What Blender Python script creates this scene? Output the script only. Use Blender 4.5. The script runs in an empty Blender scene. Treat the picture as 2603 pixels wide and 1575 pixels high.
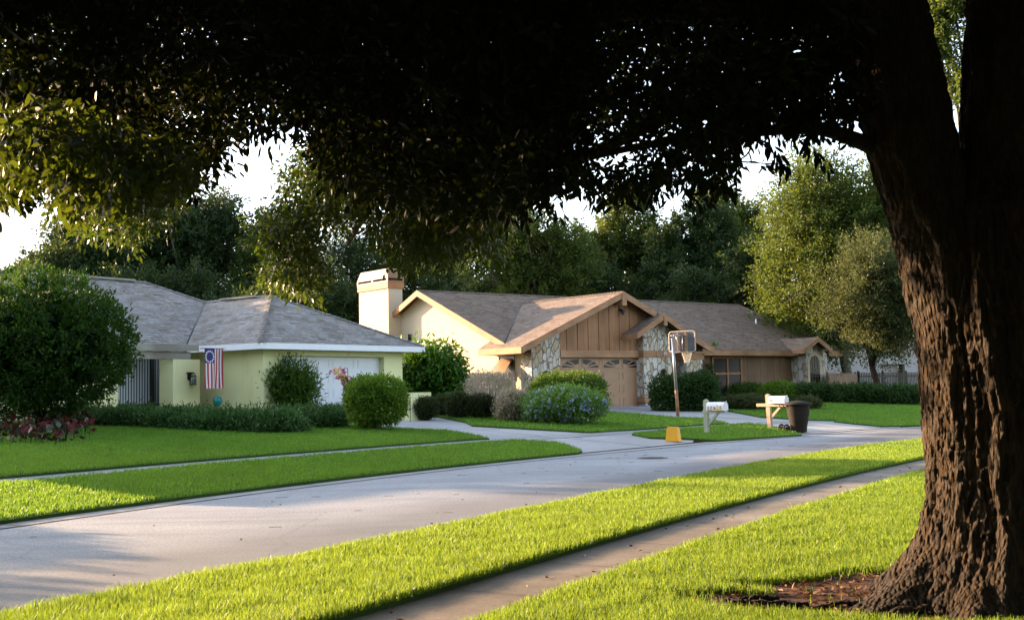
import bpy, math, random
import numpy as np
from mathutils import Vector, Matrix
rng = np.random.default_rng(7); random.seed(7)
SC = bpy.context.scene
COL = SC.collection
R = math.radians

# ------------------------------------------------------------------ camera
FPX = 3000.0; PW, PH = 2603, 1575
PITCH, ROLL, CAMH = R(3.9), R(-1.1), 1.6
_F = np.array([0, math.cos(PITCH), math.sin(PITCH)]); _R = np.array([1., 0, 0]); _U = np.cross(_R, _F)
_R2 = math.cos(ROLL)*_R + math.sin(ROLL)*_U; _U2 = -math.sin(ROLL)*_R + math.cos(ROLL)*_U
_C = np.array([0, 0, CAMH])
def ray(x, y): return _F + _R2*(x-PW/2)/FPX - _U2*(y-PH/2)/FPX
def onz(x, y, z): d = ray(x, y); return _C + d*(z-CAMH)/d[2]
def onY(x, y, Y): d = ray(x, y); return _C + d*Y/d[1]
def onpl(x, y, p, n): d = ray(x, y); n = np.array(n); return _C + d*((np.array(p)-_C) @ n)/(d @ n)

cam = bpy.data.cameras.new('camera'); cam.sensor_width = 36.0; cam.lens = FPX/PW*36.0
cam.clip_start = 0.05; cam.clip_end = 4000
co = bpy.data.objects.new('camera', cam); COL.objects.link(co)
co.matrix_world = Matrix(((_R2[0], _U2[0], -_F[0], 0), (_R2[1], _U2[1], -_F[1], 0), (_R2[2], _U2[2], -_F[2], CAMH), (0, 0, 0, 1)))
SC.camera = co

# ------------------------------------------------------------------ light
SUN_EL = R(13.0); SUN_AZ = math.atan2(-0.86, 0.51)        # clockwise from +Y
SUN = np.array([math.sin(SUN_AZ)*math.cos(SUN_EL), math.cos(SUN_AZ)*math.cos(SUN_EL), math.sin(SUN_EL)])
w = bpy.data.worlds.new('World'); SC.world = w; w.use_nodes = True
nt = w.node_tree; bg = nt.nodes['Background']
sky = nt.nodes.new('ShaderNodeTexSky'); sky.sky_type = 'NISHITA'; sky.sun_disc = False
sky.sun_elevation = SUN_EL; sky.sun_rotation = SUN_AZ
sky.air_density = 1.0; sky.dust_density = 1.5; sky.ozone_density = 1.0
# thin white evening haze evens out the sky colour
bw_ = nt.nodes.new('ShaderNodeRGBToBW'); nt.links.new(sky.outputs[0], bw_.inputs[0])
tint = nt.nodes.new('ShaderNodeMix'); tint.data_type = 'RGBA'; tint.blend_type = 'MULTIPLY'; tint.inputs[0].default_value = 1.0
nt.links.new(bw_.outputs[0], tint.inputs[6]); tint.inputs[7].default_value = (0.92, 0.98, 1.14, 1)
hz = nt.nodes.new('ShaderNodeMix'); hz.data_type = 'RGBA'; hz.inputs[0].default_value = 0.5
nt.links.new(sky.outputs[0], hz.inputs[6]); nt.links.new(tint.outputs[2], hz.inputs[7])
nt.links.new(hz.outputs[2], bg.inputs[0]); bg.inputs[1].default_value = 0.15
sl = bpy.data.lights.new('sun', 'SUN'); sl.energy = 4.8; sl.angle = R(0.5); sl.color = (1.0, 0.66, 0.38)
so = bpy.data.objects.new('sun', sl); COL.objects.link(so)
so.rotation_euler = Vector(SUN).to_track_quat('Z', 'Y').to_euler()
so.location = (-30, 20, 30)
vs = SC.view_settings; vs.view_transform = 'Standard'; vs.look = 'None'; vs.gamma = 1.0; vs.use_curve_mapping = False
vs.exposure = 2.38
SC.cycles.max_bounces = 6; SC.cycles.transparent_max_bounces = 8
SC.cycles.diffuse_bounces = 3; SC.cycles.transmission_bounces = 4

# ------------------------------------------------------------------ materials
class NT:
    def __init__(s, name):
        s.m = bpy.data.materials.new(name); s.m.use_nodes = True; s.t = s.m.node_tree
        s.b = s.t.nodes['Principled BSDF']; s.o = s.t.nodes['Material Output']
    def n(s, ty, **kw):
        x = s.t.nodes.new('ShaderNode'+ty)
        for k, v in kw.items():
            if k.startswith('i_'):
                kk = k[2:]; kk = int(kk) if kk.isdigit() else kk.replace('_', ' ')
                x.inputs[kk].default_value = v
            else: setattr(x, k, v)
        return x
    def l(s, a, b): s.t.links.new(a, b)
    def ramp(s, fac, stops, interp='LINEAR'):
        r = s.t.nodes.new('ShaderNodeValToRGB'); r.color_ramp.interpolation = interp
        e = r.color_ramp.elements
        while len(e) < len(stops): e.new(0.5)
        for i, (p, c) in enumerate(stops): e[i].position = p; e[i].color = (*c, 1)
        s.l(fac, r.inputs[0]); return r.outputs[0]
    def mix(s, fac, a, b, mode='MIX'):
        x = s.t.nodes.new('ShaderNodeMix'); x.data_type = 'RGBA'; x.blend_type = mode
        for inp, v in ((x.inputs[0], fac), (x.inputs[6], a), (x.inputs[7], b)):
            if hasattr(v, 'is_output'): s.l(v, inp)
            elif isinstance(v, (int, float)): inp.default_value = v
            else: inp.default_value = (*v, 1)
        return x.outputs[2]
    def bump(s, h, st=0.3, dist=0.02):
        x = s.n('Bump'); x.inputs['Strength'].default_value = st; x.inputs['Distance'].default_value = dist
        s.l(h, x.inputs['Height']); s.l(x.outputs[0], s.b.inputs['Normal'])
    def coord(s, kind='Object', scale=(1, 1, 1)):
        c = s.n('TexCoord'); mp = s.n('Mapping'); mp.inputs['Scale'].default_value = scale
        s.l(c.outputs[kind], mp.inputs[0]); return mp.outputs[0]

def simple(name, col, rough=0.6, var=0.25, scale=6.0, bump=0.0, metal=0.0, stretch=(1, 1, 1), spec=0.5):
    k = NT(name); v = k.coord('Object', stretch)
    nz = k.n('TexNoise', i_Scale=scale, i_Detail=6.0, i_Roughness=0.6); k.l(v, nz.inputs['Vector'])
    c0 = tuple(c*(1-var) for c in col); c1 = tuple(min(1, c*(1+var)) for c in col)
    k.l(k.ramp(nz.outputs[0], [(0.3, c0), (0.7, c1)]), k.b.inputs['Base Color'])
    k.b.inputs['Roughness'].default_value = rough; k.b.inputs['Metallic'].default_value = metal
    k.b.inputs['Specular IOR Level'].default_value = spec
    if bump: 
        n2 = k.n('TexNoise', i_Scale=scale*6, i_Detail=5.0); k.l(v, n2.inputs['Vector']); k.bump(n2.outputs[0], bump, 0.02)
    return k.m

def leafmat(name, stops, trans=0.35, tcol=(0.25, 0.35, 0.03), rough=0.5, spec=0.15):
    k = NT(name); a = k.n('Attribute'); a.attribute_name = 'rnd'
    c = k.ramp(a.outputs['Fac'], stops)
    k.l(c, k.b.inputs['Base Color']); k.b.inputs['Roughness'].default_value = rough
    k.b.inputs['Specular IOR Level'].default_value = spec
    t = k.n('BsdfTranslucent'); k.l(k.mix(0.6, c, tcol), t.inputs[0])
    mx = k.n('MixShader'); mx.inputs[0].default_value = trans
    k.l(k.b.outputs[0], mx.inputs[1]); k.l(t.outputs[0], mx.inputs[2]); k.l(mx.outputs[0], k.o.inputs[0])
    return k.m

def shingle(name, cols, butt_shade, course=0.2, bw=0.42):
    k = NT(name); uv = k.coord('UV')
    br = k.n('TexBrick'); k.l(uv, br.inputs['Vector'])
    br.inputs['Scale'].default_value = 1.0; br.inputs['Brick Width'].default_value = bw; br.inputs['Row Height'].default_value = course
    br.inputs['Mortar Size'].default_value = 0.016; br.inputs['Mortar Smooth'].default_value = 0.5; br.inputs['Bias'].default_value = 0.0
    br.inputs['Color1'].default_value = (0, 0, 0, 1); br.inputs['Color2'].default_value = (1, 1, 1, 1); br.inputs['Mortar'].default_value = (0.5, 0.5, 0.5, 1)
    c = k.ramp(br.outputs['Color'], [(i/(len(cols)-1), q) for i, q in enumerate(cols)])
    n1 = k.n('TexNoise', i_Scale=1.3, i_Detail=4.0); k.l(uv, n1.inputs['Vector'])
    mp2 = k.n('Mapping'); mp2.inputs['Scale'].default_value = (6.5, 11.0, 1); k.l(uv, mp2.inputs[0])
    n2 = k.n('TexNoise', i_Scale=1.0, i_Detail=5.0, i_Roughness=0.75); k.l(mp2.outputs[0], n2.inputs['Vector'])
    c = k.mix(0.8, c, k.ramp(n2.outputs[0], [(0.3, (0.55,)*3), (0.7, (1.4,)*3)]), 'MULTIPLY')
    c = k.mix(0.7, c, k.ramp(n1.outputs[0], [(0.3, (0.75,)*3), (0.7, (1.15,)*3)]), 'MULTIPLY')
    # dark butt line of every course (shadow under the course edge, painted into the colour)
    sp = k.n('SeparateXYZ'); k.l(uv, sp.inputs[0])
    md = k.n('Math', operation='PINGPONG'); 
    dv = k.n('Math', operation='DIVIDE'); dv.inputs[1].default_value = course; k.l(sp.outputs[1], dv.inputs[0])
    fr = k.n('Math', operation='FRACT'); k.l(dv.outputs[0], fr.inputs[0])
    n3 = k.n('TexNoise', i_Scale=6.0, i_Detail=1.0); k.l(uv, n3.inputs['Vector'])
    th = k.n('Math', operation='MULTIPLY'); th.inputs[1].default_value = 0.62; k.l(n3.outputs[0], th.inputs[0])
    lt = k.n('Math', operation='LESS_THAN'); k.l(fr.outputs[0], lt.inputs[0]); k.l(th.outputs[0], lt.inputs[1])
    mm = k.n('Math', operation='MULTIPLY'); mm.inputs[1].default_value = 0.7; k.l(lt.outputs[0], mm.inputs[0])
    c = k.mix(mm.outputs[0], c, butt_shade)
    k.l(c, k.b.inputs['Base Color']); k.b.inputs['Roughness'].default_value = 0.9
    k.b.inputs['Specular IOR Level'].default_value = 0.25
    k.bump(fr.outputs[0], 0.5, 0.03)
    return k.m

def stonemat(name):
    k = NT(name); uv = k.coord('UV', (4.6, 2.2, 1))
    nz = k.n('TexNoise', i_Scale=1.1, i_Detail=2.0); k.l(uv, nz.inputs['Vector'])
    uvd = k.mix(0.16, uv, nz.outputs['Color'], 'ADD')
    vo = k.n('TexVoronoi', feature='F1', i_Scale=1.0, i_Randomness=1.0); k.l(uvd, vo.inputs['Vector'])
    ve = k.n('TexVoronoi', feature='DISTANCE_TO_EDGE', i_Scale=1.0, i_Randomness=1.0); k.l(uvd, ve.inputs['Vector'])
    sp = k.n('SeparateXYZ'); k.l(vo.outputs['Color'], sp.inputs[0])
    c = k.ramp(sp.outputs[0], [(0.0, (0.50, 0.45, 0.37)), (0.3, (0.58, 0.53, 0.46)), (0.45, (0.46, 0.36, 0.24)), (0.6, (0.62, 0.58, 0.52)), (0.78, (0.44, 0.29, 0.15)), (0.86, (0.55, 0.49, 0.40)), (1.0, (0.30, 0.17, 0.09))], 'CONSTANT')
    n2 = k.n('TexNoise', i_Scale=3.0, i_Detail=6.0, i_Roughness=0.7); k.l(uv, n2.inputs['Vector'])
    c = k.mix(0.8, c, k.ramp(n2.outputs[0], [(0.3, (0.6, 0.55, 0.5)), (0.7, (1.2, 1.2, 1.2))]), 'MULTIPLY')
    e = k.ramp(ve.outputs['Distance'], [(0.0, (0, 0, 0)), (0.06, (1, 1, 1))])
    c = k.mix(e, (0.11, 0.095, 0.08), c)
    k.l(c, k.b.inputs['Base Color']); k.b.inputs['Roughness'].default_value = 0.85
    k.bump(e, 0.9, 0.05)
    return k.m

def stucco(name, col, stain=(0.5, 0.42, 0.25), amt=0.25):
    k = NT(name); v = k.coord('Object')
    n1 = k.n('TexNoise', i_Scale=0.8, i_Detail=5.0, i_Roughness=0.6); k.l(v, n1.inputs['Vector'])
    mp = k.n('Mapping'); mp.inputs['Scale'].default_value = (2.5, 2.5, 0.5); k.l(v, mp.inputs[0])
    n2 = k.n('TexNoise', i_Scale=1.0, i_Detail=5.0); k.l(mp.outputs[0], n2.inputs['Vector'])
    c = k.mix(k.ramp(n1.outputs[0], [(0.35, (0, 0, 0)), (0.75, (0.5,)*3)]), col, tuple(x*0.86 for x in col))
    c = k.mix(k.ramp(n2.outputs[0], [(0.58, (0, 0, 0)), (0.8, (amt,)*3)]), c, stain)
    k.l(c, k.b.inputs['Base Color']); k.b.inputs['Roughness'].default_value = 0.85
    n3 = k.n('TexNoise', i_Scale=60.0, i_Detail=4.0); k.l(v, n3.inputs['Vector']); k.bump(n3.outputs[0], 0.25, 0.01)
    return k.m

def woodmat(name, c0, c1, rough=0.75, sc=1.0, axis='Z'):
    k = NT(name); s = {'Z': (9, 9, 0.7), 'X': (0.7, 9, 9), 'Y': (9, 0.7, 9)}[axis]
    v = k.coord('Object', tuple(x*sc for x in s))
    n1 = k.n('TexNoise', i_Scale=1.0, i_Detail=7.0, i_Roughness=0.65, i_Distortion=0.4); k.l(v, n1.inputs['Vector'])
    v2 = k.coord('Object', (0.9, 0.9, 0.5)); n2 = k.n('TexNoise', i_Scale=1.3, i_Detail=4.0); k.l(v2, n2.inputs['Vector'])
    c = k.ramp(n1.outputs[0], [(0.3, c0), (0.7, c1)])
    c = k.mix(0.9, c, k.ramp(n2.outputs[0], [(0.3, (0.72, 0.66, 0.6)), (0.7, (1.2, 1.2, 1.2))]), 'MULTIPLY')
    k.l(c, k.b.inputs['Base Color']); k.b.inputs['Roughness'].default_value = rough
    k.bump(n1.outputs[0], 0.3, 0.01)
    return k.m

def groundmat(name, cols, scale, rough=0.95, bump=0.4, fine=40):
    k = NT(name); v = k.coord('Object')
    n1 = k.n('TexNoise', i_Scale=scale, i_Detail=8.0, i_Roughness=0.65); k.l(v, n1.inputs['Vector'])
    n2 = k.n('TexNoise', i_Scale=fine, i_Detail=5.0, i_Roughness=0.7); k.l(v, n2.inputs['Vector'])
    st = [(0.25+0.5*i/(len(cols)-1), c) for i, c in enumerate(cols)]
    c = k.ramp(n1.outputs[0], st)
    c = k.mix(0.8, c, k.ramp(n2.outputs[0], [(0.3, (0.7,)*3), (0.7, (1.3,)*3)]), 'MULTIPLY')
    k.l(c, k.b.inputs['Base Color']); k.b.inputs['Roughness'].default_value = rough
    k.b.inputs['Specular IOR Level'].default_value = 0.2
    k.bump(n2.outputs[0], bump, 0.02)
    return k.m

def barkmat(name, c0, c1):
    k = NT(name); v = k.coord('Object', (1, 1, 0.35))
    n1 = k.n('TexNoise', i_Scale=9.0, i_Detail=8.0, i_Roughness=0.7); k.l(v, n1.inputs['Vector'])
    v2 = k.coord('Object', (34, 34, 11)); vo = k.n('TexVoronoi', feature='F1', i_Scale=1.0); k.l(k.mix(0.8, v2, n1.outputs['Color'], 'ADD'), vo.inputs['Vector'])
    c = k.ramp(n1.outputs[0], [(0.3, c0), (0.7, c1)])
    c = k.mix(0.7, c, k.ramp(vo.outputs['Distance'], [(0.1, (1.3,)*3), (0.8, (0.45,)*3)]), 'MULTIPLY')
    k.l(c, k.b.inputs['Base Color']); k.b.inputs['Roughness'].default_value = 0.8
    k.b.inputs['Specular IOR Level'].default_value = 0.25
    ad = k.n('Math', operation='SUBTRACT'); k.l(n1.outputs[0], ad.inputs[0]); k.l(vo.outputs['Distance'], ad.inputs[1])
    k.bump(ad.outputs[0], 1.0, 0.05)
    return k.m

def glassdark(name, col=(0.01, 0.012, 0.015), rough=0.08):
    k = NT(name); k.b.inputs['Base Color'].default_value = (*col, 1); k.b.inputs['Roughness'].default_value = rough; k.b.inputs['Specular IOR Level'].default_value = 0.25
    v = k.coord('Object'); n = k.n('TexNoise', i_Scale=2.0); k.l(v, n.inputs['Vector']); k.bump(n.outputs[0], 0.02, 0.02)
    return k.m

M = {}
def roadmat():
    k = NT('asphalt'); v = k.coord('Object'); c0 = k.n('TexCoord'); mp = k.n('Mapping'); mp.inputs['Rotation'].default_value = (0, 0, -R(57)); mp.inputs['Scale'].default_value = (0.10, 1.1, 1); k.l(c0.outputs['Object'], mp.inputs[0])
    n1 = k.n('TexNoise', i_Scale=0.45, i_Detail=6.0, i_Roughness=0.6); k.l(v, n1.inputs['Vector'])
    n2 = k.n('TexNoise', i_Scale=1.0, i_Detail=6.0, i_Roughness=0.65); k.l(mp.outputs[0], n2.inputs['Vector'])
    n3 = k.n('TexNoise', i_Scale=30.0, i_Detail=8.0, i_Roughness=0.85); k.l(v, n3.inputs['Vector'])
    n4 = k.n('TexVoronoi', feature='DISTANCE_TO_EDGE', i_Scale=0.42); k.l(k.mix(0.35, v, n1.outputs['Color'], 'ADD'), n4.inputs['Vector'])
    c = k.ramp(n1.outputs[0], [(0.3, (0.20, 0.204, 0.22)), (0.55, (0.26, 0.265, 0.28)), (0.75, (0.315, 0.318, 0.33))])
    c = k.mix(0.9, c, k.ramp(n2.outputs[0], [(0.35, (0.78,)*3), (0.5, (1.0,)*3), (0.68, (1.12,)*3)]), 'MULTIPLY')
    c = k.mix(0.9, c, k.ramp(n3.outputs[0], [(0.38, (0.38,)*3), (0.62, (1.6,)*3)]), 'MULTIPLY')
    # dirt gathered along the near kerb line, with near-left shade painted into it
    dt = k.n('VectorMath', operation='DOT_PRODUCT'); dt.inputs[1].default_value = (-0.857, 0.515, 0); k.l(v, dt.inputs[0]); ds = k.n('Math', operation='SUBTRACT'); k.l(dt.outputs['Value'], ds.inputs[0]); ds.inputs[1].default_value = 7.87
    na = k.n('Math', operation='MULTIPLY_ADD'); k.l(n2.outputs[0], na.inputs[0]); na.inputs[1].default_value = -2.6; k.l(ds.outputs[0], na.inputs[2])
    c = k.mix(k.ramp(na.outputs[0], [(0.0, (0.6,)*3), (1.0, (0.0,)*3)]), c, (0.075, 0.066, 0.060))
    c = k.mix(0.2, c, k.ramp(n4.outputs['Distance'], [(0.004, (0.35,)*3), (0.012, (1, 1, 1))]), 'MULTIPLY')
    k.l(c, k.b.inputs['Base Color']); k.b.inputs['Roughness'].default_value = 0.62; k.b.inputs['Specular IOR Level'].default_value = 0.4; k.bump(n3.outputs[0], 0.9, 0.015); return k.m
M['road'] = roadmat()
M['concrete'] = groundmat('concrete', [(0.24, 0.24, 0.235), (0.33, 0.33, 0.33), (0.39, 0.39, 0.39)], 0.45, 0.85, 0.15, 60)
M['gutter'] = groundmat('gutter_concrete', [(0.20, 0.20, 0.20), (0.28, 0.28, 0.275), (0.34, 0.34, 0.33)], 0.7, 0.85, 0.2, 60)
M['walk'] = groundmat('stained_concrete', [(0.10, 0.080, 0.058), (0.19, 0.165, 0.135), (0.30, 0.285, 0.26)], 0.6, 0.8, 0.2, 35)
M['joint'] = simple('joint_filler', (0.05, 0.045, 0.04), 0.9)
M['soil'] = groundmat('soil', [(0.030, 0.016, 0.009), (0.075, 0.036, 0.019), (0.13, 0.065, 0.035)], 3.5, 0.95, 1.0, 30)
M['earth'] = groundmat('earth', [(0.03, 0.035, 0.015), (0.05, 0.06, 0.02), (0.07, 0.075, 0.03)], 0.2)
M['turf'] = groundmat('turf', [(0.030, 0.055, 0.010), (0.045, 0.085, 0.014), (0.06, 0.11, 0.018)], 0.6, 0.95, 0.6, 25)
M['blade'] = leafmat('grass_blade', [(0, (0.020, 0.062, 0.010)), (0.35, (0.078, 0.175, 0.020)), (0.75, (0.17, 0.28, 0.032)), (0.9, (0.27, 0.32, 0.08)), (1, (0.46, 0.40, 0.22))], 0.46, (0.38, 0.49, 0.035), 0.45, 0.3)
M['fblade'] = leafmat('far_grass_blade', [(0, (0.022, 0.085, 0.011)), (0.5, (0.075, 0.235, 0.024)), (0.88, (0.145, 0.32, 0.036)), (1, (0.30, 0.33, 0.11))], 0.45, (0.33, 0.46, 0.035), 0.5, 0.3)
M['oakleaf'] = leafmat('oak_leaf', [(0, (0.003, 0.005, 0.002)), (0.6, (0.006, 0.009, 0.003)), (0.97, (0.012, 0.016, 0.004)), (1, (0.06, 0.02, 0.006))], 0.22, (0.045, 0.06, 0.003), 0.6, 0.1)  # dark copy of the oak leaf, canopy shade put into its colour
M['sunleaf'] = leafmat('oak_leaf_sun_tint', [(0, (0.003, 0.006, 0.002)), (0.62, (0.009, 0.015, 0.003)), (0.84, (0.04, 0.055, 0.008)), (0.95, (0.08, 0.10, 0.016)), (1, (0.16, 0.04, 0.012))], 0.36, (0.15, 0.20, 0.012), 0.45, 0.3)  # lighter copy of the oak leaf, sunlight put into its colour
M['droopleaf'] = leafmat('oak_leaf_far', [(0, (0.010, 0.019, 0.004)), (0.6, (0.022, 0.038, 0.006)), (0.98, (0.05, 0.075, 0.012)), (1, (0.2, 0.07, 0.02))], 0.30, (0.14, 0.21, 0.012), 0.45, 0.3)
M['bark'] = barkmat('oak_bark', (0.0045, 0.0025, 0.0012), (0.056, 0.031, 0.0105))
M['graybark'] = barkmat('gray_bark', (0.10, 0.09, 0.075), (0.26, 0.23, 0.19))
M['treeA'] = leafmat('tree_leaf_dark', [(0, (0.010, 0.024, 0.010)), (0.5, (0.022, 0.045, 0.015)), (1, (0.045, 0.068, 0.018))], 0.25, (0.12, 0.16, 0.02))
M['treeB'] = leafmat('tree_leaf_olive', [(0, (0.020, 0.040, 0.009)), (0.5, (0.046, 0.076, 0.015)), (1, (0.09, 0.12, 0.025))], 0.32, (0.2, 0.24, 0.03))
M['treeC'] = leafmat('tree_leaf_bright', [(0, (0.022, 0.044, 0.008)), (0.5, (0.050, 0.080, 0.014)), (1, (0.10, 0.12, 0.026))], 0.33, (0.20, 0.25, 0.025))
M['treeD'] = leafmat('tree_leaf_grayolive', [(0, (0.018, 0.030, 0.010)), (0.5, (0.040, 0.056, 0.018)), (1, (0.085, 0.095, 0.034))], 0.28, (0.22, 0.24, 0.06))
M['topiary'] = leafmat('topiary_leaf', [(0, (0.04, 0.09, 0.010)), (0.55, (0.095, 0.19, 0.018)), (1, (0.19, 0.29, 0.03))], 0.32, (0.25, 0.36, 0.02))
M['roundtree'] = leafmat('round_tree_leaf', [(0, (0.007, 0.024, 0.004)), (0.6, (0.018, 0.054, 0.007)), (1, (0.055, 0.12, 0.014))], 0.3, (0.13, 0.24, 0.02))
M['juniper'] = leafmat('juniper_spray', [(0, (0.010, 0.034, 0.010)), (0.55, (0.05, 0.12, 0.026)), (1, (0.15, 0.25, 0.070))], 0.15, (0.1, 0.18, 0.05), 0.6)
M['hedge'] = leafmat('hedge_leaf', [(0, (0.025, 0.06, 0.010)), (0.6, (0.05, 0.11, 0.015)), (1, (0.09, 0.16, 0.022))], 0.3, (0.2, 0.3, 0.02))
M['darkhedge'] = leafmat('dark_hedge_leaf', [(0, (0.012, 0.032, 0.008)), (0.6, (0.024, 0.058, 0.012)), (1, (0.045, 0.09, 0.02))], 0.22, (0.1, 0.18, 0.02))
M['clipped'] = leafmat('clipped_shrub_leaf', [(0, (0.016, 0.024, 0.009)), (0.6, (0.04, 0.055, 0.016)), (1, (0.09, 0.09, 0.03))], 0.2, (0.1, 0.14, 0.02))
M['pinkish'] = leafmat('pinkish_shrub_leaf', [(0, (0.12, 0.14, 0.05)), (0.4, (0.30, 0.27, 0.15)), (0.7, (0.55, 0.42, 0.34)), (1, (0.72, 0.58, 0.52))], 0.35, (0.5, 0.4, 0.25))
M['schefflera'] = leafmat('umbrella_plant_leaf', [(0, (0.025, 0.07, 0.010)), (0.6, (0.05, 0.13, 0.016)), (1, (0.09, 0.20, 0.025))], 0.3, (0.18, 0.34, 0.02), 0.3)
M['plumbago'] = leafmat('flowering_shrub_leaf', [(0, (0.05, 0.12, 0.02)), (0.6, (0.12, 0.23, 0.04)), (1, (0.24, 0.36, 0.09))], 0.35, (0.3, 0.45, 0.05))
M['blueflower'] = leafmat('blue_blossom', [(0, (0.22, 0.27, 0.58)), (0.4, (0.42, 0.48, 0.75)), (1, (0.8, 0.84, 0.86))], 0.3, (0.3, 0.35, 0.8))
M['caladium'] = leafmat('caladium_leaf', [(0, (0.008, 0.016, 0.008)), (0.6, (0.02, 0.026, 0.012)), (0.68, (0.07, 0.008, 0.01)), (0.92, (0.13, 0.014, 0.014)), (0.95, (0.15, 0.2, 0.16)), (1, (0.25, 0.3, 0.26))], 0.2, (0.12, 0.04, 0.03))
M['petals'] = leafmat('silk_petals', [(0, (0.40, 0.04, 0.12)), (0.25, (0.70, 0.20, 0.36)), (0.48, (0.80, 0.45, 0.52)), (0.52, (0.80, 0.62, 0.14)), (1, (0.85, 0.76, 0.35))], 0.3, (0.8, 0.4, 0.3))
M['litter'] = leafmat('dead_leaf', [(0, (0.06, 0.03, 0.015)), (0.6, (0.16, 0.08, 0.04)), (1, (0.28, 0.16, 0.08))], 0.1, (0.2, 0.1, 0.03))
M['roof1'] = shingle('gray_shingle', [(0.175, 0.15, 0.12), (0.26, 0.235, 0.205), (0.31, 0.295, 0.29), (0.22, 0.19, 0.155), (0.33, 0.305, 0.28)], (0.04, 0.035, 0.035))
M['roof2'] = shingle('brown_shingle', [(0.15, 0.10, 0.068), (0.20, 0.14, 0.10), (0.24, 0.19, 0.15), (0.17, 0.105, 0.07), (0.22, 0.165, 0.12)], (0.05, 0.033, 0.025), 0.17, 0.36)
M['yellow'] = stucco('pale_yellow_stucco', (0.84, 0.81, 0.43), (0.66, 0.48, 0.16), 0.55)
M['cream'] = stucco('cream_stucco', (0.50, 0.41, 0.285), (0.3, 0.26, 0.2), 0.15)
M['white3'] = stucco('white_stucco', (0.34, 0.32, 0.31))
M['whitepaint'] = simple('white_paint', (0.78, 0.79, 0.82), 0.5, 0.04, 3)
M['doorwhite'] = simple('white_door_paint', (0.74, 0.75, 0.79), 0.45, 0.04, 2)
M['cedar'] = woodmat('cedar_boards', (0.21, 0.098, 0.04), (0.33, 0.17, 0.078))
M['cedarx'] = woodmat('cedar_trim', (0.27, 0.14, 0.07), (0.39, 0.22, 0.115), axis='X')
M['fascia2'] = woodmat('cedar_fascia', (0.31, 0.135, 0.05), (0.39, 0.185, 0.075), axis='Y')
M['tandoor'] = simple('tan_door_paint', (0.33, 0.19, 0.10), 0.5, 0.08, 2)
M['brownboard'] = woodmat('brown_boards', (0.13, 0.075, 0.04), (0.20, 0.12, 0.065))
M['stone'] = stonemat('stone_veneer')
M['weathered'] = woodmat('weathered_wood', (0.22, 0.21, 0.17), (0.34, 0.32, 0.27), axis='X')
M['graywood'] = woodmat('gray_fence_wood', (0.24, 0.20, 0.17), (0.40, 0.35, 0.31))
M['darkwood'] = woodmat('dark_fence_wood', (0.03, 0.022, 0.016), (0.06, 0.045, 0.032))
M['glass'] = glassdark('window_glass', (0.006, 0.007, 0.008), 0.25)
M['blind'] = simple('vertical_blinds', (0.52, 0.55, 0.56), 0.6, 0.04, 2)
M['black'] = simple('black_metal', (0.015, 0.015, 0.017), 0.5, 0.2)
M['darkframe'] = simple('bronze_frame', (0.03, 0.025, 0.022), 0.45, 0.2)
M['lampglass'] = simple('lamp_glass', (0.35, 0.36, 0.33), 0.15, 0.05)
M['steel'] = simple('galvanised_pole', (0.30, 0.295, 0.30), 0.4, 0.2, 3, 0, 0.6, (1, 1, 0.4))
M['rust'] = simple('rusty_pole', (0.26, 0.12, 0.05), 0.8, 0.35, 5)
M['board'] = simple('weathered_backboard', (0.055, 0.058, 0.066), 0.6, 0.35, 2.5)
M['rim'] = simple('cream_painted_rim', (0.40, 0.33, 0.25), 0.6, 0.2, 5)
M['net'] = simple('net_cord', (0.55, 0.50, 0.40), 0.8, 0.15)
M['oldpost'] = woodmat('mossy_post', (0.28, 0.30, 0.19), (0.48, 0.49, 0.38))
M['newpost'] = woodmat('new_pine_post', (0.52, 0.34, 0.22), (0.64, 0.46, 0.32))
M['mailwhite'] = simple('mailbox_white', (0.72, 0.70, 0.74), 0.4, 0.05)
M['bin'] = simple('green_black_plastic', (0.022, 0.017, 0.012), 0.75, 0.2, 3, spec=0.15)
M['rubber'] = simple('rubber', (0.035, 0.022, 0.018), 0.8, 0.3)
M['tub'] = simple('yellow_plastic', (0.86, 0.40, 0.005), 0.45, 0.05, 3)
M['iron'] = simple('cast_iron', (0.12, 0.105, 0.095), 0.7, 0.3, 20, 0.3)
M['globe'] = NT('turquoise_glass').m
_b = M['globe'].node_tree.nodes['Principled BSDF']; _b.inputs['Base Color'].default_value = (0.0, 0.30, 0.34, 1); _b.inputs['Roughness'].default_value = 0.06; _b.inputs['Coat Weight'].default_value = 1.0
M['white'] = simple('white_cloth', (0.75, 0.72, 0.72), 0.8, 0.03)
M['red'] = simple('red_cloth', (0.42, 0.03, 0.05), 0.8, 0.08)
M['navy'] = simple('navy_cloth', (0.05, 0.03, 0.17), 0.8, 0.08)
M['awning'] = simple('bronze_awning', (0.30, 0.21, 0.12), 0.35, 0.1, 2, 0, 0.3)
M['capmetal'] = simple('chimney_cap_paint', (0.20, 0.105, 0.046), 0.6, 0.06)

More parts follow.
